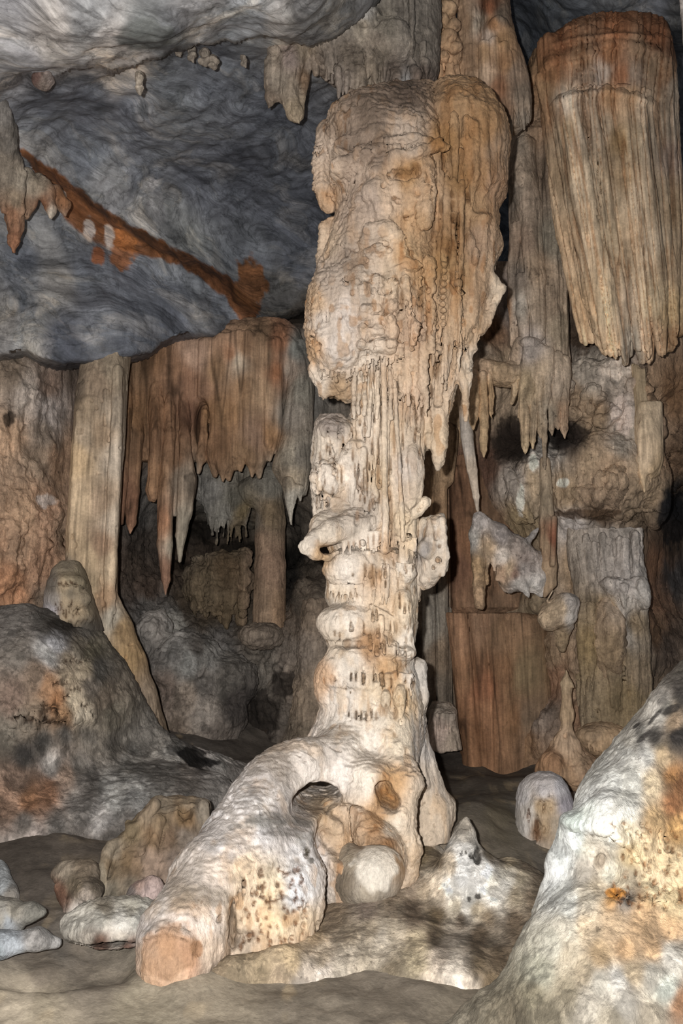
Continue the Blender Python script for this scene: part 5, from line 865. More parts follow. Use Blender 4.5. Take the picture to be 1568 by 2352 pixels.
for nm, pts in (('hanging_blade', [(312, 770, 26, 12.85), (306, 1000, 24, 12.45), (300, 1130, 20, 12.4), (302, 1200, 12, 12.4), (300, 1225, 3, 12.4)]),
                ('hanging_blade', [(358, 770, 20, 12.75), (362, 1000, 19, 12.3), (352, 1128, 17, 12.25), (350, 1142, 12, 12.25)]),
                ('hanging_blade', [(395, 780, 14, 12.75), (390, 1000, 15, 12.3), (380, 1130, 18, 12.2), (378, 1250, 17, 12.15), (381, 1330, 11, 12.15), (380, 1366, 3, 12.15)]),
                ('hanging_blade', [(408, 780, 13, 12.75), (408, 1000, 12, 12.4), (403, 1100, 12, 12.35), (400, 1180, 8, 12.3)]),
                ('hanging_blade', [(292, 780, 12, 12.7), (290, 950, 13, 12.2), (282, 1100, 12, 12.15), (278, 1200, 6, 12.15)]),
                ('hanging_blade', [(425, 850, 14, 12.6), (424, 1010, 14, 12.25), (430, 1100, 22, 12.2), (424, 1170, 20, 12.2), (414, 1230, 12, 12.2), (412, 1289, 3, 12.2)]),
                ('hanging_blade', [(470, 945, 7, 12.5), (468, 1000, 8, 12.45), (462, 1050, 14, 12.4), (455, 1085, 4, 12.4)])):
    b = Body(.014); b.ch(pts, k=.03)
    part(nm, b, M['ochre'], kcol, [D_flute(.04, 8, 147, .04), D_lump(.015, 5, 148)], curt)
b = Body(.016)
b.loft([(790, 655, 715, 12.7, .2), (900, 655, 722, 12.6, .24), (1000, 645, 722, 12.5, .24), (1080, 626, 715, 12.4, .24), (1110, 640, 712, 12.4, .18), (1140, 660, 705, 12.4, .1)], k=.04)
b.c(662, 1110, 13, 669, 1205, 1.5, 12.2); b.c(676, 1120, 8, 674, 1165, 1.5, 12.2); b.c(690, 1120, 9, 690, 1150, 3, 12.2)
solo('drapery', b, M['wall'], kcol, [D_flute(.05, 6, 148, .06), D_lump(.02, 3, 149)], W(680, 800, 12.6), 'grey drapery ending in a white fang, between the rust-brown curtain and the great column', 'drapery')
RT = [(500, 1080, '5c564c'), (480, 1130, '64605a'), (510, 1180, '5e5a52'), (540, 1150, '4c483e'), (560, 1180, '55482f'), (545, 1230, '4a3e2c'), (580, 1200, '524a40'), (620, 1180, '5c4c36'), (600, 1250, '6a5440'), (630, 1300, '6c5440'), (600, 1400, '705a44'), (640, 1400, '6a523a'), (620, 1120, '5f5a50'), (330, 1180, '8a847c'), (330, 1210, '4f453c'), (520, 1300, '4a3a26'), (480, 1350, '524430'), (530, 1400, '4c3e2a')]
rcol = tonef(RT, G(13.8, .85), warp=9, seed=25, streak=.3)
b = Body(.017)
b.ch([(618, 1100, 30, 13.7), (622, 1200, 34, 13.6), (620, 1300, 36, 13.55), (620, 1440, 38, 13.5)], k=.06, sq=.9); b.e(590, 1130, 13.7, 50, 40, .3, k=.1)
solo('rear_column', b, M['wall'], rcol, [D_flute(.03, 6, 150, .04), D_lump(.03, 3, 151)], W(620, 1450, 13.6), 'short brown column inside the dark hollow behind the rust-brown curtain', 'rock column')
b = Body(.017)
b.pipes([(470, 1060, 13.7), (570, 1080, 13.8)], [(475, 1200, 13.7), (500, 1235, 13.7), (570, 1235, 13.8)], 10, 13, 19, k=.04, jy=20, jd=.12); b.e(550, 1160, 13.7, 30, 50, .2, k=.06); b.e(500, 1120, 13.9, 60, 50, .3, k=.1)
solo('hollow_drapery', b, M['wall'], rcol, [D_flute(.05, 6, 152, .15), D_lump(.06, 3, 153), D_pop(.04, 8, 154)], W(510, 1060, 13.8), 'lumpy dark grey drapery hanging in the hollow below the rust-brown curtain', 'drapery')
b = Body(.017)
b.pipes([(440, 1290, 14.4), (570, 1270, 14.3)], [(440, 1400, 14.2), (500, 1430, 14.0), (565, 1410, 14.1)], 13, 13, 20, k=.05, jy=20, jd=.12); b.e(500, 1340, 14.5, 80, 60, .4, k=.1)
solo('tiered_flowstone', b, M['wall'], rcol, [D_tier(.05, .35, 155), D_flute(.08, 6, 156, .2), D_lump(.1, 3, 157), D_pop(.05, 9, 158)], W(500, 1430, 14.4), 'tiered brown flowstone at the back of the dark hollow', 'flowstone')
b = Body(.016)
b.loft([(1380, 695, 760, 12.2, .3), (1450, 690, 770, 12.1, .35), (1600, 672, 780, 12.0, .4), (1720, 650, 790, 11.9, .4), (1780, 590, 790, 11.8, .4)], k=.06); b.e(620, 1760, 11.8, 30, 16, .3, k=.06); b.e(600, 1460, 12.9, 50, 30, .4, k=.1)
solo('rough_wall_rock', b, M['wall'], tonef([(700, 1400, '5f5040'), (680, 1500, '62564a'), (700, 1600, '6a5a48'), (690, 1700, '55493a'), (640, 1740, '7d7164'), (610, 1765, '6a6258')], G(12, .8), warp=10, seed=26, streak=.1), [D_lump(.08, 3, 158), D_pop(.06, 8, 159)], W(700, 1780, 12), 'rough brown wall rock close behind the lower left edge of the great column', 'rock')
b = Body(.016)
b.e(420, 1530, 12.9, 95, 75, .5, k=.1); b.e(350, 1450, 13.0, 40, 50, .4, k=.1); b.e(520, 1560, 12.9, 70, 60, .4, k=.1); b.e(450, 1640, 12.8, 110, 80, .5, k=.1)
BM = [(360, 1440, '6c655e'), (395, 1430, '857f78'), (340, 1500, '4f4a45'), (400, 1500, '5e5a55'), (430, 1520, '66645f'), (480, 1500, '5c5954'), (450, 1480, '3c3732'), (380, 1580, '55483e'), (360, 1640, '64564a'), (430, 1600, '66594c'), (470, 1560, '544e48'), (520, 1560, '45403a'), (540, 1620, '2c2724'), (480, 1640, '6e645a'), (500, 1690, '4f463e'), (400, 1680, '5c4e40')]
solo('grey_boulder_mass', b, M['patchy'], tonef(BM, G(12.6, .8), warp=14, seed=27, streak=.15), [D_lump(.12, 2.4, 160), D_pop(.05, 7, 161), D_flute(.04, 6, 162, .3)], W(440, 1690, 12.9), 'blotchy grey boulder mass below the dark hollow', 'boulder')

ST = [(20, 250, '6c6660'), (30, 320, '5f5850'), (20, 400, '75695a'), (40, 460, '7c6a54'), (30, 500, '7e5638'), (30, 560, '8a5a38'), (50, 420, '8f8270'), (80, 430, '8d7d68'), (100, 480, '84532e'), (140, 460, '8a5a30'), (115, 495, 'a89a88'), (60, 480, '85654a')]
scol = tonef(ST, G(8.7, .75), warp=7, seed=28, streak=.2)
b = Body(.015)
b.ch([(-10, 200, 22, 8.3), (10, 300, 30, 8.5), (22, 380, 32, 8.7), (30, 440, 26, 8.8), (34, 500, 18, 8.8), (32, 550, 13, 8.8), (32, 580, 3, 8.8)], k=.05); b.c(8, 215, 6, 8, 205, 3, 8.2); b.ch([(-10, 380, 30, 8.7), (0, 440, 20, 8.7), (10, 485, 5, 8.7)], k=.04); b.c(52, 400, 14, 50, 490, 5, 8.75, k=.03)
solo('stalactite', b, M['wall'], scol, [D_lump(.04, 4, 163), D_pop(.05, 9, 164, (1, 1, .6))], W(10, 220, 8.5), 'knobbly stalactite with a rusty pointed tip at the outer end of the ochre seam', 'stalactite')
b = Body(.015)
b.ch([(60, 400, 16, 9.0), (75, 430, 22, 9.0), (68, 470, 14, 9.0), (60, 500, 5, 9.0)], k=.04); b.ch([(90, 410, 14, 9.1), (105, 440, 20, 9.05), (118, 480, 14, 9.0), (116, 500, 4, 9.0)], k=.04); b.ch([(125, 440, 16, 9.2), (145, 470, 14, 9.2), (150, 495, 5, 9.2)], k=.04)
solo('stalactite', b, M['wall'], scol, [D_lump(.03, 5, 165), D_flute(.03, 8, 166)], W(100, 410, 9.1), 'stubby brown and cream stalactites in the middle of the ochre seam', 'stalactite')
for i, (x, y, r, l, t) in enumerate(((318, 180, 12, 34, 'longest brown nodule hanging alone from the pale ceiling slab edge'), (440, 122, 12, 20, 'crumbly brown nodule on the slab edge, first of the cluster past the long nodule'), (470, 130, 16, 18, 'fattest crumbly brown nodule in the cluster on the slab edge'), (490, 145, 14, 10, 'squat brown nodule just past the fattest one on the slab edge'), (560, 140, 9, 14, 'tiny brown nodule nearest the two-pronged stalactite cluster'), (410, 118, 8, 10, 'tiny brown nodule on the near slope of the slab edge cluster'))):
    b = Body(.009); b.c(x, y - 8, r, x + 4, y + l, r * .5, 7.55 if x < 400 else 7.9, k=.03)
    for j in range(5): b.e(x + rd.uniform(-.7, .7) * r, y + rd.uniform(-8, l * .7), (7.55 if x < 400 else 7.9) - .03, r * .6, r * .5, .04, k=.02)
    solo('ceiling_nodule', b, M['wall'], tonef([(320, 190, '8f8272'), (450, 130, '86796a')], G(7.7, .7), seed=29), [D_lump(.03, 6, 167), D_pop(.02, 12, 168)], W(x, y, 7.8), t, 'nodule', 'nodules along the pale slab edge')
b = Body(.012)
b.e(95, 186, 7.35, 22, 16, .12, k=.03); b.e(115, 178, 7.35, 10, 10, .08, k=.03); b.e(86, 182, 7.2, 7, 7, .1, k=.02, sub=True)
solo('embedded_nodule', b, M['patchy'], tonef([(85, 180, '5a4038'), (100, 190, '857468'), (115, 178, '8c7c74')], G(7.4, .7), warp=4, seed=30), [D_lump(.02, 8, 169)], W(98, 175, 7.4), 'small reddish-brown nodule stuck in the pale ceiling slab edge', 'nodule')

# ================================================================== the left mound and its capped stalagmite
MT = [(20, 1430, '5c5650'), (50, 1500, '655d54'), (80, 1560, '6f5c4a'), (30, 1600, '6a5648'), (90, 1640, '72604c'), (110, 1430, '3a3631'), (150, 1440, '2f2b27'), (190, 1450, '45403a'), (130, 1480, '8e8c8e'), (110, 1510, '8f8c88'), (180, 1480, '5f5648'), (210, 1500, '57503f'), (150, 1510, '80705a'), (190, 1530, '84755e'), (150, 1560, '85745c'), (210, 1570, '63594e'), (110, 1580, '8a6440'), (130, 1610, '84582e'), (170, 1610, '9c8c72'), (190, 1640, '9a8c76'), (150, 1640, '86623c'), (60, 1660, '655a4c'), (20, 1680, '60584c'), (230, 1540, '4c4842'), (240, 1600, '6a5c4c'), (260, 1640, '5e5648'), (150, 1680, '3d3934'), (100, 1700, '403c37'), (60, 1730, '3b3733'), (200, 1690, '4c463e'), (270, 1700, '5c554c'), (40, 1780, '6a5444'), (70, 1830, '875c38'), (110, 1820, '80583a'), (20, 1830, '6f5440'), (150, 1780, '6e5a4a'), (180, 1760, '45403a'), (120, 1760, '76706a'), (200, 1790, '4b4641'), (300, 1750, '5e5a54'), (350, 1700, '68625a'), (400, 1730, '6c6862'), (370, 1780, '5f5a54'), (450, 1740, '3f3a36'), (470, 1720, '8f8780'), (500, 1730, '85807a'), (540, 1755, '7c756e'), (260, 1830, '6c6a66'), (320, 1830, '7a7874'), (230, 1880, '736e6a'), (180, 1850, '68625c'), (130, 1890, '605a54'), (60, 1890, '5a524b'), (30, 1960, '7a7068'), (250, 1930, '544d46'), (150, 1950, '504841'), (350, 1850, '6c6862'), (430, 1780, '5a534c'), (80, 1930, '857870'), (300, 1900, '5c544d'), (200, 1960, '4e453d')]
def mcol(P, N):
    c = tones(P, MT, G(10, .62) * .85, warp=14, seed=31, streak=.05, wf=3)
    mot = sstep(.0, .3, fbm(P, 5, 5, 32, (1, 1, .8))); x, y = pix(P); z = sstep(1660, 1720, y)
    c = c * (1 + z[:, None] * (mot[:, None] * .9 - .22))
    c = spot(c, P, 452, 1735, 38, 26, '1d1b1a', .9, .9, 7, gain=.9); c = spot(c, P, 470, 1752, 30, 16, '1d1b1a', .9, .9, 7, gain=.9); c = spot(c, P, 150, 1432, 56, 16, '26221e', .7, .5, gain=.9); c = spot(c, P, 400, 1725, 20, 14, '232120', .7, .9, 7, gain=.9)
    return np.clip(c, .01, .88)
b = Body(.016)
b.e(50, 1800, 9.9, 190, 385, 1.6, k=.2, n=2.4); b.e(140, 1760, 9.7, 150, 290, 1.0, k=.2); b.ch([(158, 1500, 82, 10.05), (210, 1600, 92, 10.0), (320, 1770, 84, 10.2), (440, 1830, 92, 10.7), (555, 1845, 84, 11.4)], k=.22)
b.e(30, 1560, 9.75, 95, 155, .7, k=.08, n=3.4); b.e(330, 1880, 9.4, 220, 120, 1.2, k=.3); b.e(-40, 1900, 8.7, 190, 110, .9, k=.3); b.e(150, 1900, 8.9, 130, 80, .7, k=.3); b.e(20, 1410, 9.9, 110, 12, .4, k=.05)
b.ch([(520, 1762, 14, 11.3), (572, 1778, 9, 11.3)], k=.1)
holes = []; rd = random.Random(5)
for (x0, x1, y) in ((140, 205, 1517), (120, 160, 1568), (165, 190, 1580), (145, 165, 1600), (185, 200, 1620), (30, 70, 1648), (50, 120, 1655)):
    for x in np.arange(x0, x1, 7): holes.append((x + rd.uniform(-2, 2), y + rd.uniform(-3, 3), 2.2, rd.uniform(3, 6), -.03))
brs = [(x, 1628 + rd.uniform(-8, 8), 3.2, rd.uniform(12, 24)) for x in (92, 101, 109, 117, 125, 132)] + [(x, y, 2.6, 6) for (x, y, *_r) in holes]
for x in np.arange(60, 150, 8): brs.append((x, 1655 + rd.uniform(-3, 3), 2.6, 8))
holes = [(h[0], h[1], 4.5, h[3] * 1.2, -.03) for h in brs]
solo('grey_mound', b, M['patchy'], stain_shade(brs, '3c2616', .85, 1.0, mcol), [D_lump(.10, 1.4, 170, 4), D_lump(.03, 5, 171), D_pop(.015, 14, 172), D_shingle(.015, 9, 173), S_dab(holes), S_lip([([(-60, 1662), (60, 1655), (120, 1650), (220, 1652)], .06, 50, 20, 4, 9), ([(90, 1590), (150, 1545), (220, 1555)], .03, 20, 12, 3, 9), ([(0, 1690), (60, 1690), (90, 1660)], .05, 30, 20, 6, 8)])], W(150, 2000, 9.5), 'great grey and ochre blotched mound spreading from the far column foot to the floor', 'mound')
b = Body(.014)
b.loft([(1290, 140, 180, 10.0, .12), (1310, 122, 192, 10.0, .25), (1345, 114, 204, 10.0, .32), (1360, 108, 206, 10.0, .34), (1380, 108, 212, 10.0, .36), (1420, 104, 225, 10.0, .38), (1450, 100, 236, 10.05, .4)], k=.05); b.e(155, 1335, 9.75, 40, 16, .14, k=.06); b.e(160, 1375, 9.7, 48, 24, .14, k=.07)
hl = [(x, 1343 + rd.uniform(-6, 4), 2, rd.uniform(3, 7), -.04) for x in np.arange(136, 178, 5)] + [(x, 1398 + rd.uniform(-14, 14), 1.8, rd.uniform(8, 16), -.05) for x in np.arange(128, 185, 6)]
def kc(P, N):
    c = tones(P, [(155, 1300, '746753'), (160, 1330, '8f7f62'), (150, 1345, 'a18a68'), (160, 1365, '6f6350'), (150, 1385, 'a08a6a'), (180, 1400, '9c8666'), (120, 1400, '9a9498'), (125, 1385, '8a8076'), (200, 1380, '786a54'), (120, 1340, '6a6054'), (190, 1330, '75684f'), (150, 1420, '9a8464'), (150, 1440, '3a3530'), (200, 1450, '48423a'), (230, 1480, '5e554c')], G(9.7, .8), warp=6, seed=33, streak=.05)
    return np.clip(c, .01, .88)
solo('stalagmite', b, M['cream'], stain_shade([(h[0], h[1], h[2] * 1.3, h[3]) for h in hl], '5c3e26', .8, 1.0, kc), [D_lump(.02, 5, 173), S_lip([([(115, 1352), (155, 1350), (200, 1350)], .05, 18, 10, 5, 8), ([(105, 1422), (150, 1425), (215, 1418)], .05, 26, 12, 6, 8)]), S_dab(hl)], W(155, 1450, 10), 'two-tiered tan stalagmite stump on the grey mound beside the tall tan fluted column', 'stalagmite')

# ================================================================== rocks on the floor, left
g8 = G(7.2, .8)
b = Body(.011)                                            # leaning slab
b.c(360, 1850, 18, 455, 1848, 16, 7.45, 7.45, k=.04)
def slabf(b):
    rows = [(1832, 370, 440, 7.5, .10), (1842, 350, 474, 7.5, .20), (1860, 328, 479, 7.45, .24), (1900, 290, 476, 7.4, .28), (1950, 250, 470, 7.3, .32), (2000, 232, 460, 7.2, .34), (2050, 220, 420, 7.1, .34), (2090, 222, 360, 7.05, .3)]
    b.loft(rows, k=.05, n=3.4)
slabf(b)
b.ch([(355, 1850, 12, 7.25), (310, 1905, 12, 7.15), (255, 1945, 10, 7.05)], k=.04); b.ch([(295, 1892, 10, 7.2), (300, 1915, 12, 7.1)], k=.03); b.ch([(468, 1850, 10, 7.3), (470, 1900, 9, 7.25), (462, 1960, 8, 7.2)], k=.03)
b.ch([(365, 1885, 14, 7.15), (350, 1950, 14, 7.05), (340, 1990, 12, 7.0)], k=.04); b.c(320, 1975, 9, 372, 1992, 8, 7.0, k=.04); b.ch([(245, 1960, 12, 7.0), (232, 2020, 14, 6.9)], k=.04)
def slc(P, N):
    c = tones(P, [(380, 1840, '8f7d64'), (430, 1840, 'a08868'), (465, 1860, '938470'), (420, 1870, '9c7a4c'), (430, 1875, '7c5c34'), (340, 1870, 'a1896a'), (370, 1890, '8c7250'), (350, 1920, '8e6f4a'), (390, 1920, '82664a'), (420, 1920, '8c7a68'), (440, 1940, '8c7c6c'), (300, 1910, '86714f'), (260, 1950, '94836a'), (250, 1990, '80694a'), (290, 1980, '7c6240'), (310, 1990, '8f7252'), (340, 1980, '9c8068'), (360, 1990, 'a0846c'), (300, 2040, '8a7a64'), (250, 2050, '7c705c'), (340, 2040, 'a28c7c'), (400, 1980, '847060'), (230, 2000, '8e7f66')], g8 * .8, warp=8, seed=34, streak=.2, wf=5)
    return np.clip(c, .01, .88)
solo('leaning_slab', b, M['ochre'], slc, [D_lump(.03, 4, 174), D_flute(.03, 9, 175, .25), S_dab([(425, 1868, 20, 26, -.06, 10), (432, 1885, 10, 10, .04), (372, 1930, 3, 40, -.05, 12), (255, 2000, 5, 30, -.08, 15), (345, 2010, 24, 10, -.05), (400, 1900, 16, 40, -.03), (320, 1960, 16, 6, -.05, -30), (460, 1900, 2, 50, -.04, 6), (430, 1852, 30, 3, -.04, -8), (400, 1858, 30, 3, -.04, -20), (280, 1968, 12, 4, -.05, -30), (300, 1935, 26, 3, -.04, -40)])], W(340, 2090, 7.2), 'leaning brown rock slab with a rusty oval hollow at its top, behind the column buttress', 'rock slab')
b = Body(.011)
b.ch([(150, 2005, 26, 6.9), (185, 2020, 34, 6.85), (190, 2060, 30, 6.7), (170, 2090, 18, 6.6)], k=.05); b.e(205, 2050, 6.65, 28, 24, .14, k=.04); b.c(140, 2040, 18, 160, 2095, 14, 6.75, k=.04)
solo('angular_rock', b, M['patchy'], tonef([(190, 2000, '6f5f4b'), (170, 2030, '77674f'), (140, 2050, '6a4630'), (200, 2060, '9c8c7c'), (185, 2100, 'a59c92'), (150, 2000, '80725f'), (215, 2040, '5c5040')], G(6.8, .7), warp=7, seed=35, streak=0), [D_lump(.05, 4, 176), D_pop(.03, 8, 177)], W(180, 2110, 6.8), 'small angular brown and pale rock beside the leaning slab', 'rock')
b = Body(.010)
b.ch([(310, 2045, 18, 6.5), (350, 2035, 24, 6.4)], k=.04); b.e(320, 2065, 6.4, 40, 16, .14, k=.05)
solo('pink_rock', b, M['patchy'], tonef([(320, 2030, 'ac8c7c'), (340, 2050, 'a89088'), (300, 2055, '968880'), (320, 2075, '6c6058')], G(6.5, .75), warp=6, seed=36, streak=0), [D_lump(.03, 6, 178)], W(320, 2080, 6.5), 'small pinkish rock wedged between the leaning slab and the column buttress', 'rock')
b = Body(.010)
b.ch([(182, 2130, 20, 6.1), (235, 2110, 34, 6.15), (300, 2110, 36, 6.2), (360, 2120, 40, 6.3)], k=.06, sq=1.0); b.e(260, 2120, 6.15, 110, 48, .3, k=.08); b.e(250, 2168, 6.0, 90, 16, .3, k=.02, sub=True)
solo('flat_rock', b, M['patchy'], tonef([(190, 2120, 'c4bdae'), (230, 2110, 'cfc8b8'), (280, 2120, 'd6d0c4'), (300, 2090, 'a8a08e'), (240, 2085, '8c7f6a'), (200, 2150, 'a89c8c'), (280, 2155, 'b4a898'), (230, 2168, '6a4c3a'), (290, 2170, '6a4838'), (310, 2110, 'c0bcb0')], G(6.1, .75), warp=9, seed=37, streak=0, wf=5), [D_lump(.03, 6, 179), D_pop(.03, 12, 180)], W(250, 2190, 6.1), 'flat crusty white rock with a reddish underside at the foot of the column buttress', 'rock')
b = Body(.012)
b.ch([(-60, 2120, 60, 6.3), (20, 2110, 32, 6.25), (70, 2095, 16, 6.2), (98, 2096, 6, 6.2)], k=.06, sq=1.2)
solo('blue_grey_slab', b, M['patchy'], tonef([(30, 2095, '857d6e'), (80, 2095, '6e6a60'), (20, 2120, '7c8084'), (0, 2110, '857f74')], G(6.3, .6), warp=9, seed=38, streak=0), [D_lump(.04, 3, 181)], W(20, 2140, 6.3), 'pointed blue-grey slab lying on the dusty floor, the upper of two at the frame edge', 'rock slab')
b = Body(.012)
b.ch([(-60, 2180, 50, 5.9), (10, 2170, 28, 5.9), (80, 2158, 20, 5.95), (130, 2165, 8, 6.0)], k=.06, sq=1.3)
solo('blue_grey_slab', b, M['patchy'], tonef([(20, 2160, '8e949a'), (80, 2160, '8a8580'), (0, 2190, '7c8488'), (30, 2180, '9aa0a6')], G(6.0, .6), warp=9, seed=39, streak=0), [D_lump(.04, 3, 182)], W(20, 2200, 5.95), 'low blue-grey slab half buried in dust, the lower of two at the frame edge', 'rock slab')
b = Body(.012)
b.ch([(-60, 2010, 40, 7.3), (-10, 2010, 26, 7.2), (20, 2060, 20, 6.9)], k=.06)
solo('pale_edge_rock', b, M['patchy'], tonef([(0, 2030, '8a8e90'), (20, 2060, '6c655c')], G(7, .6), warp=9, seed=40, streak=0), [D_lump(.04, 3, 183)], W(-10, 2080, 7.1), 'pale grey rock edge poking in above the blue-grey slabs', 'rock')

# ================================================================== right of the column on the floor
VT = [(1030, 2040, 'f0ece4'), (1130, 2060, 'ece6dc'), (1155, 2035, 'ece6dc'), (1070, 2085, 'e8e2d8'), (1040, 2230, 'd8cec2'), (1050, 2260, 'd8cec2'), (870, 2150, 'b8aea0'), (810, 2200, 'b0a596'), (740, 2240, 'c4bab0'), (1065, 1895, '9f968a'), (1067, 1920, 'b8b0a5'), (1065, 1950, 'ece8e2'), (1060, 1985, 'f8f6f2'), (1060, 2020, 'f8f6f2'), (1110, 1990, 'f2eee8'), (1100, 2030, 'f4f0ea'), (1130, 2030, 'cfc8bb'), (1080, 2060, 'e0dcd4'), (1030, 1990, 'b5a795'), (1000, 2020, 'c5b8a6'), (1010, 2050, 'cabba7'), (980, 2060, '9c8e7c'), (950, 2040, '85786a'), (1050, 2085, 'c8bca8'), (1100, 2090, 'b8aa94'), (1160, 2010, 'd8d0c2'), (1200, 2020, 'b5a995'), (1170, 1975, 'a69882'), (1210, 1995, '7c6f60'), (1150, 1960, '62584c'), (1180, 2060, 'a39682'), (1220, 2070, '76695a'), (1120, 1960, '6c6153'), (1000, 1980, '7c6e5c'), (970, 1960, '85765f'), (940, 1990, '6f6252'), (900, 2060, '7c6f60'), (950, 2100, '62564a'), (1000, 2110, '5c5040'), (1060, 2110, '62564a'), (1120, 2110, '6b5f50'), (1180, 2120, '66594b'), (1000, 2150, '51473b'), (1100, 2160, '51463a'), (900, 2140, 'a39888'), (850, 2130, '9c907f'), (870, 2180, 'b5aa9a'), (830, 2200, 'a79c8c'), (800, 2160, '8f8373'), (960, 2170, 'a39680'), (1010, 2200, 'a3978a'), (1040, 2230, 'a89e90'), (1070, 2260, 'b0a496'), (1000, 2260, 'a69a8c'), (960, 2220, 'a1957f'), (900, 2230, '8a7e6c'), (1100, 2210, '6c5f4e'), (1150, 2200, '5c5042'), (1200, 2180, '574b3e'), (1130, 2260, '6a5c4a'), (780, 2240, 'b0a698'), (740, 2250, 'aca296'), (700, 2240, 'b5a99c'), (690, 2280, 'b5aca2'), (740, 2210, 'a89a88'), (640, 2240, '9c8c78'), (660, 2200, 'a8967c'), (720, 2150, 'a39078'), (760, 2100, '8c7c6a'), (700, 2100, '94836e'), (840, 2080, '80746a'), (600, 2230, '94856f'), (550, 2240, '8f816d'), (480, 2250, '8a7b68'), (850, 2250, '8f8576'), (1230, 2130, '5c5043'), (1240, 2030, '6c6154')]
def vcol(P, N):
    c = tones(P, VT, G(6.9, .62) * 1.0, warp=16, seed=41, streak=0, wf=4, sat=1.1)
    sp = sstep(.05, .35, fbm(P, 9, 4, 42, (1, .6, 1))) * .45
    c = c * (1 + sp[:, None]) * .92
    for (x, y, a, e) in ((1096, 1965, 10, 24), (1082, 1965, 6, 10), (1060, 1960, 4, 7), (1070, 1958, 4, 6), (1098, 2058, 8, 8), (1077, 2065, 5, 8)): c = spot(c, P, x, y, a, e, '3a342e', .9, .4, 12, gain=.8)
    return np.clip(c, .01, .9)
b = Body(.014)
b.ch([(1069, 1882, 5, 7.2), (1067, 1905, 14, 7.2), (1066, 1950, 27, 7.15), (1068, 1988, 44, 7.1), (1074, 2035, 74, 7.05), (1080, 2085, 104, 7.0), (1085, 2140, 116, 7.05)], k=.09)
b.e(1170, 2050, 7.3, 60, 56, .4, k=.14); b.e(1000, 2060, 7.3, 60, 60, .4, k=.14)
b.ch([(985, 1985, 50, 7.7), (960, 2070, 70, 7.3), (900, 2170, 84, 6.8), (800, 2245, 62, 6.2), (715, 2262, 44, 5.95)], k=.16)
b.ch([(860, 2190, 80, 6.6), (950, 2215, 72, 6.3), (1030, 2240, 70, 6.05), (1110, 2270, 40, 5.9)], k=.16); b.e(1090, 2215, 6.5, 180, 84, .7, k=.16, n=2.6); b.e(1200, 2150, 7.0, 110, 130, .8, k=.2)
b.ch([(700, 2190, 46, 6.25), (640, 2235, 40, 6.0), (540, 2250, 34, 5.9), (450, 2262, 26, 5.85)], k=.16); b.e(825, 2146, 7.0, 118, 74, .42, k=.16); b.e(780, 2200, 6.6, 116, 80, .42, k=.16); b.e(900, 2230, 6.3, 120, 60, .4, k=.16)
b.e(1010, 2140, 6.05, 80, 26, .2, k=.16, sub=True)
solo('stalagmite_mound', b, M['patchy'], vcol, [D_lump(.05, 2, 184, 3), D_lump(.02, 7, 185), D_pop(.008, 24, 186), S_dab([(1096, 1965, 10, 24, -.05), (1082, 1962, 5, 9, -.04), (1060, 1960, 3, 6, -.03), (1046, 1994, 5, 4, .02), (1098, 2058, 7, 7, -.03), (1078, 2066, 3, 8, -.03), (1068, 1902, 14, 2, -.01)])], W(1070, 2200, 7), 'white cone stalagmite on a broad blotched mound running in front of the great column', 'stalagmite')
b = Body(.012)
b.loft([(1774, 1235, 1268, 8.8, .1), (1785, 1210, 1288, 8.8, .24), (1805, 1196, 1302, 8.8, .32), (1840, 1188, 1312, 8.8, .36), (1880, 1188, 1322, 8.8, .38), (1940, 1192, 1330, 8.75, .38), (1985, 1205, 1320, 8.7, .36), (2010, 1215, 1310, 8.7, .3)], k=.05, n=2.3)
rs = random.Random(9); hs = [(1213, 1874, 4, 16, -.08), (1231, 1893, 5, 26, -.1), (1237, 1910, 4, 28, -.08), (1250, 1855, 6, 20, -.07), (1262, 1828, 5, 6, -.05), (1240, 1835, 5, 10, -.05), (1225, 1925, 6, 22, -.08), (1232, 1970, 8, 20, -.1), (1246, 1905, 4, 10, -.05), (1250, 1880, 20, 60, -.04), (1266, 1858, 4, 6, -.04)]
solo('stalagmite', b, M['cream'], lambda P, N: np.clip(spot(spot(tones(P, [(1250, 1790, 'c2b6b0'), (1200, 1830, 'd2c9c4'), (1250, 1810, 'd0c6c2'), (1290, 1810, 'b8b2b4'), (1200, 1900, 'cdc3b8'), (1215, 1860, 'c8bcae'), (1240, 1850, 'b49468'), (1260, 1850, 'bb9c72'), (1250, 1900, 'ae9068'), (1235, 1910, '8a6846'), (1280, 1900, 'ae9a80'), (1215, 1960, 'c4b8ac'), (1240, 1960, 'a08c74'), (1300, 1850, '9a9298'), (1200, 1980, 'b4a898')], G(8.6, .85), warp=7, seed=43, streak=.05), P, 1232, 1905, 6, 30, '6c4c34', .8, .5, 10), P, 1213, 1874, 5, 18, '64422c', .8, .5, 10), .01, .88), [D_lump(.03, 4, 187), D_pop(.01, 18, 188), S_dab(hs), S_lip([([(1215, 1868), (1240, 1832), (1285, 1842)], .03, 20, 8, 6, 9)])], W(1260, 2000, 8.7), 'round-topped whitish stalagmite with an open brown pocket, behind the big white boulder', 'stalagmite')

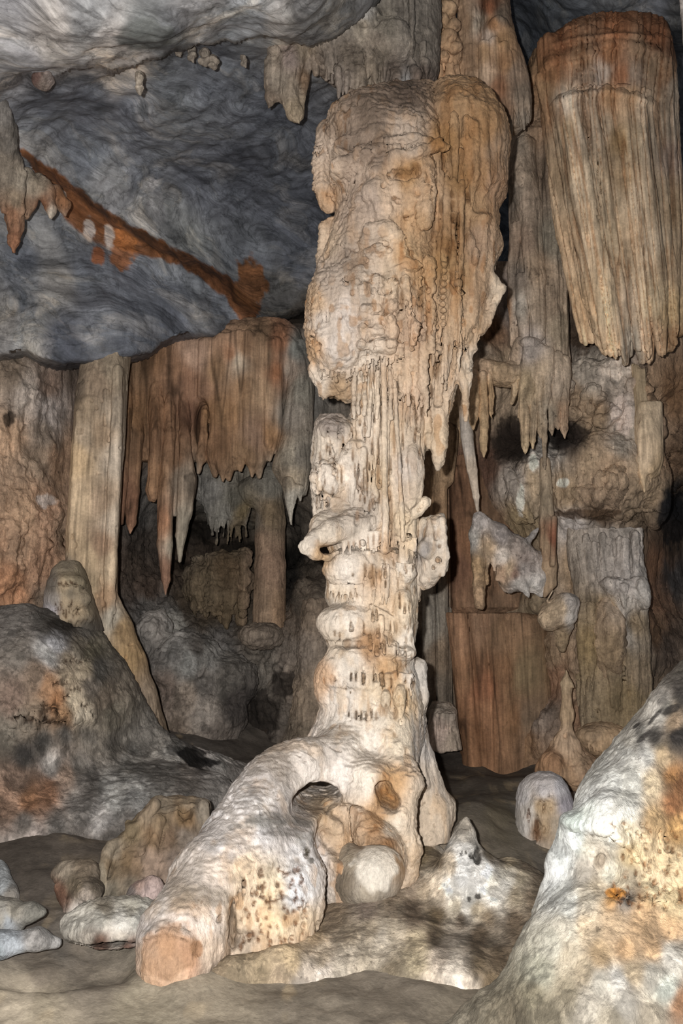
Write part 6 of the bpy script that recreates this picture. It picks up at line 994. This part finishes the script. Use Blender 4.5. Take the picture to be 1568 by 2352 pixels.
# ================================================================== the big boulder, near right
YT = [(1560, 1600, '4c4540'), (1520, 1620, '9a9288'), (1500, 1640, 'c4bcb0'), (1480, 1660, 'cbc2b4'), (1440, 1700, 'd0c8ba'), (1500, 1690, '4a4540'), (1470, 1680, '7f7a72'), (1540, 1650, 'b59878'), (1550, 1700, '4c443c'), (1560, 1690, '3c3733'), (1520, 1740, 'c4a880'), (1480, 1740, 'd5d0c6'), (1430, 1740, 'd6d2c8'), (1540, 1780, 'a0703c'), (1560, 1800, '8a5c34'), (1545, 1850, 'a06a3c'), (1500, 1800, 'd8c09a'), (1450, 1800, 'dedacd'), (1400, 1800, 'd9d7ce'), (1380, 1850, 'dddbd4'), (1440, 1860, 'e0dcd0'), (1350, 1870, 'e2e2dc'), (1320, 1900, 'd6dcd6'), (1500, 1880, 'dcb47c'), (1550, 1900, 'dca860'), (1440, 1910, 'e2d0ae'), (1400, 1910, 'e2decf'), (1320, 1930, 'dcdedb'), (1450, 1960, 'e0c490'), (1500, 1960, 'e6c898'), (1550, 1980, 'e8cc9c'), (1350, 1950, 'd6ccb8'), (1340, 2000, 'd2c6b4'), (1290, 1980, 'd2d4cf'), (1275, 2020, 'dcdcd8'), (1290, 2050, 'd5d4cc'), (1380, 1980, 'c0b09a'), (1400, 2000, 'd6cfba'), (1430, 2020, 'dccbab'), (1500, 2030, 'e6caa0'), (1550, 2060, 'e2c394'), (1380, 2040, 'd0bda0'), (1410, 2060, 'b88848'), (1440, 2070, '8f8478'), (1350, 2070, 'd6c8b0'), (1310, 2080, 'd8d6cc'), (1480, 2080, 'd0a878'), (1480, 2120, 'd8b080'), (1420, 2130, 'd4b48c'), (1540, 2130, 'd5ac7c'), (1350, 2130, 'd0b896'), (1300, 2130, 'c6bca8'), (1260, 2170, 'bab4a2'), (1240, 2230, 'a8a48f'), (1300, 2190, 'bdae94'), (1380, 2190, 'c8a87c'), (1440, 2180, 'cda474'), (1500, 2180, 'cda678'), (1340, 2230, 'b3a184'), (1380, 2260, 'c0b8a8'), (1420, 2250, 'c8c2b8'), (1450, 2230, 'c0aa88'), (1500, 2240, 'c8c0b0'), (1530, 2270, 'c9ccbe'), (1540, 2200, 'd2cabc'), (1560, 2300, 'b08058'), (1300, 2270, '9a8d74'), (1220, 2290, '8a8068'), (1350, 2310, 'b5ab9a'), (1430, 2310, 'bcb4a6'), (1250, 2330, '857a64'), (1500, 2330, 'b4a68f'), (1180, 2330, '756a56'), (1400, 2350, 'a89c86')]
GY = G(5.3, .72) * 1.15
def ycol(P, N):
    c = tones(P, YT, GY, warp=13, seed=44, streak=0, wf=4.5, sat=.84)
    gr = sstep(.15, .45, fbm(P, 3, 4, 45)) * .35; c = c * (1 - gr[:, None] * (1 - np.array([.86, .96, .84])[None]))      # faint green algae film
    x, y = pix(P)
    for (a, e, r, q, an) in ((1500, 1650, 34, 6, -48), (1480, 1690, 26, 6, -40), (1555, 1690, 22, 26, 0), (1540, 1630, 24, 10, -30), (1460, 1668, 12, 4, -40)):
        an = math.radians(an); dx = x - a; dy = y - e; u = dx * math.cos(an) + dy * math.sin(an); v = -dx * math.sin(an) + dy * math.cos(an)
        m = (1 - sstep(.6, 1, np.sqrt((u / r) ** 2 + (v / q) ** 2) + .7 * fbm(P, 12, 4, 46))) * .85; c = c * (1 - m[:, None]) + hexlin('2c2826')[None] * m[:, None]
    pt = sstep(.42, .56, noise(P[:, 0] * 22, P[:, 1] * 22, P[:, 2] * 13, 201)) * sstep(.0, .3, noise(P[:, 0] * 3.7, P[:, 1] * 3.7, P[:, 2] * 3.7, 206)) * sstep(1380, 1440, x) * sstep(1880, 1920, y) * sstep(2110, 2060, y)
    c = c * (1 - pt[:, None] * .75) + hexlin('8a5a30')[None] * pt[:, None] * .75 * GY
    c = spot(c, P, 1412, 2052, 30, 16, 'b87c34', .9, .4, 9, gain=GY); c = spot(c, P, 1440, 2070, 20, 14, '6a6258', .8, .7, 9, gain=GY); c = spot(c, P, 1375, 1980, 14, 20, '9a8c7a', .7, .5, 9, gain=GY)
    return np.clip(c, .01, .9)
b = Body(.0095)
b.ch([(1600, 1560, 40, 5.7), (1560, 1660, 60, 5.6), (1500, 1770, 70, 5.5), (1430, 1880, 80, 5.35), (1400, 1960, 90, 5.25)], k=.2)
b.ch([(1620, 1700, 130, 5.9), (1560, 1860, 170, 5.8), (1520, 2000, 180, 5.6), (1520, 2150, 190, 5.5)], k=.3)
b.ch([(1330, 1895, 34, 5.2), (1400, 1880, 40, 5.1), (1470, 1900, 40, 5.1)], k=.1); b.ch([(1310, 1910, 22, 5.25), (1282, 1980, 24, 5.3), (1285, 2050, 26, 5.3), (1318, 2095, 20, 5.3), (1330, 2120, 28, 5.3)], k=.08)
b.e(1370, 2000, 5.35, 66, 90, .25, k=.12)
b.ch([(1340, 2130, 60, 5.3), (1290, 2200, 50, 5.1), (1240, 2290, 44, 4.95), (1180, 2400, 60, 4.8)], k=.25); b.ch([(1230, 2330, 50, 5.0), (1120, 2362, 34, 5.0), (1000, 2395, 20, 5.0)], k=.25); b.ch([(1480, 2120, 130, 5.3), (1420, 2260, 150, 5.0), (1400, 2420, 170, 4.7)], k=.3); b.ch([(1600, 2150, 150, 5.2), (1600, 2350, 170, 4.8)], k=.3)
b.e(1385, 1990, 4.98, 40, 40, .1, k=.1, sub=True)
hl = []; rd = random.Random(77)
for i in range(75):
    x = rd.uniform(1405, 1568); y = rd.uniform(1890, 2085); hl.append((x, y, rd.uniform(2.6, 5.5), rd.uniform(3.5, 11), -rd.uniform(.025, .06)))
solo('big_boulder', b, M['patchy'], stain_shade([h for h in hl if h[0] % 3 > .8], '8a5a30', .75, 1.0, ycol), [D_lump(.05, 2, 189, 4), D_lump(.02, 8, 190), D_pop(.008, 26, 191), S_dab(hl), S_dab([(1410, 2052, 26, 12, -.04), (1400, 2050, 10, 8, .03), (1425, 2052, 10, 8, .03), (1440, 2062, 14, 12, -.04), (1480, 2065, 6, 12, -.04), (1500, 2065, 5, 14, -.04), (1530, 1925, 5, 16, -.05), (1480, 1920, 10, 8, -.04), (1440, 1910, 8, 6, -.04), (1380, 1975, 12, 18, -.03), (1318, 1915, 14, 8, -.04)]),
    S_lip([([(1290, 1890), (1340, 1902), (1400, 1905), (1440, 1935), (1470, 1990)], .04, 22, 16, 5, 14), ([(1400, 2080), (1480, 2075), (1560, 2070)], .02, 20, 10, 6, 10)])], W(1450, 2200, 5.4), 'huge near boulder of white and orange crusted rock sloping out of the floor', 'boulder')
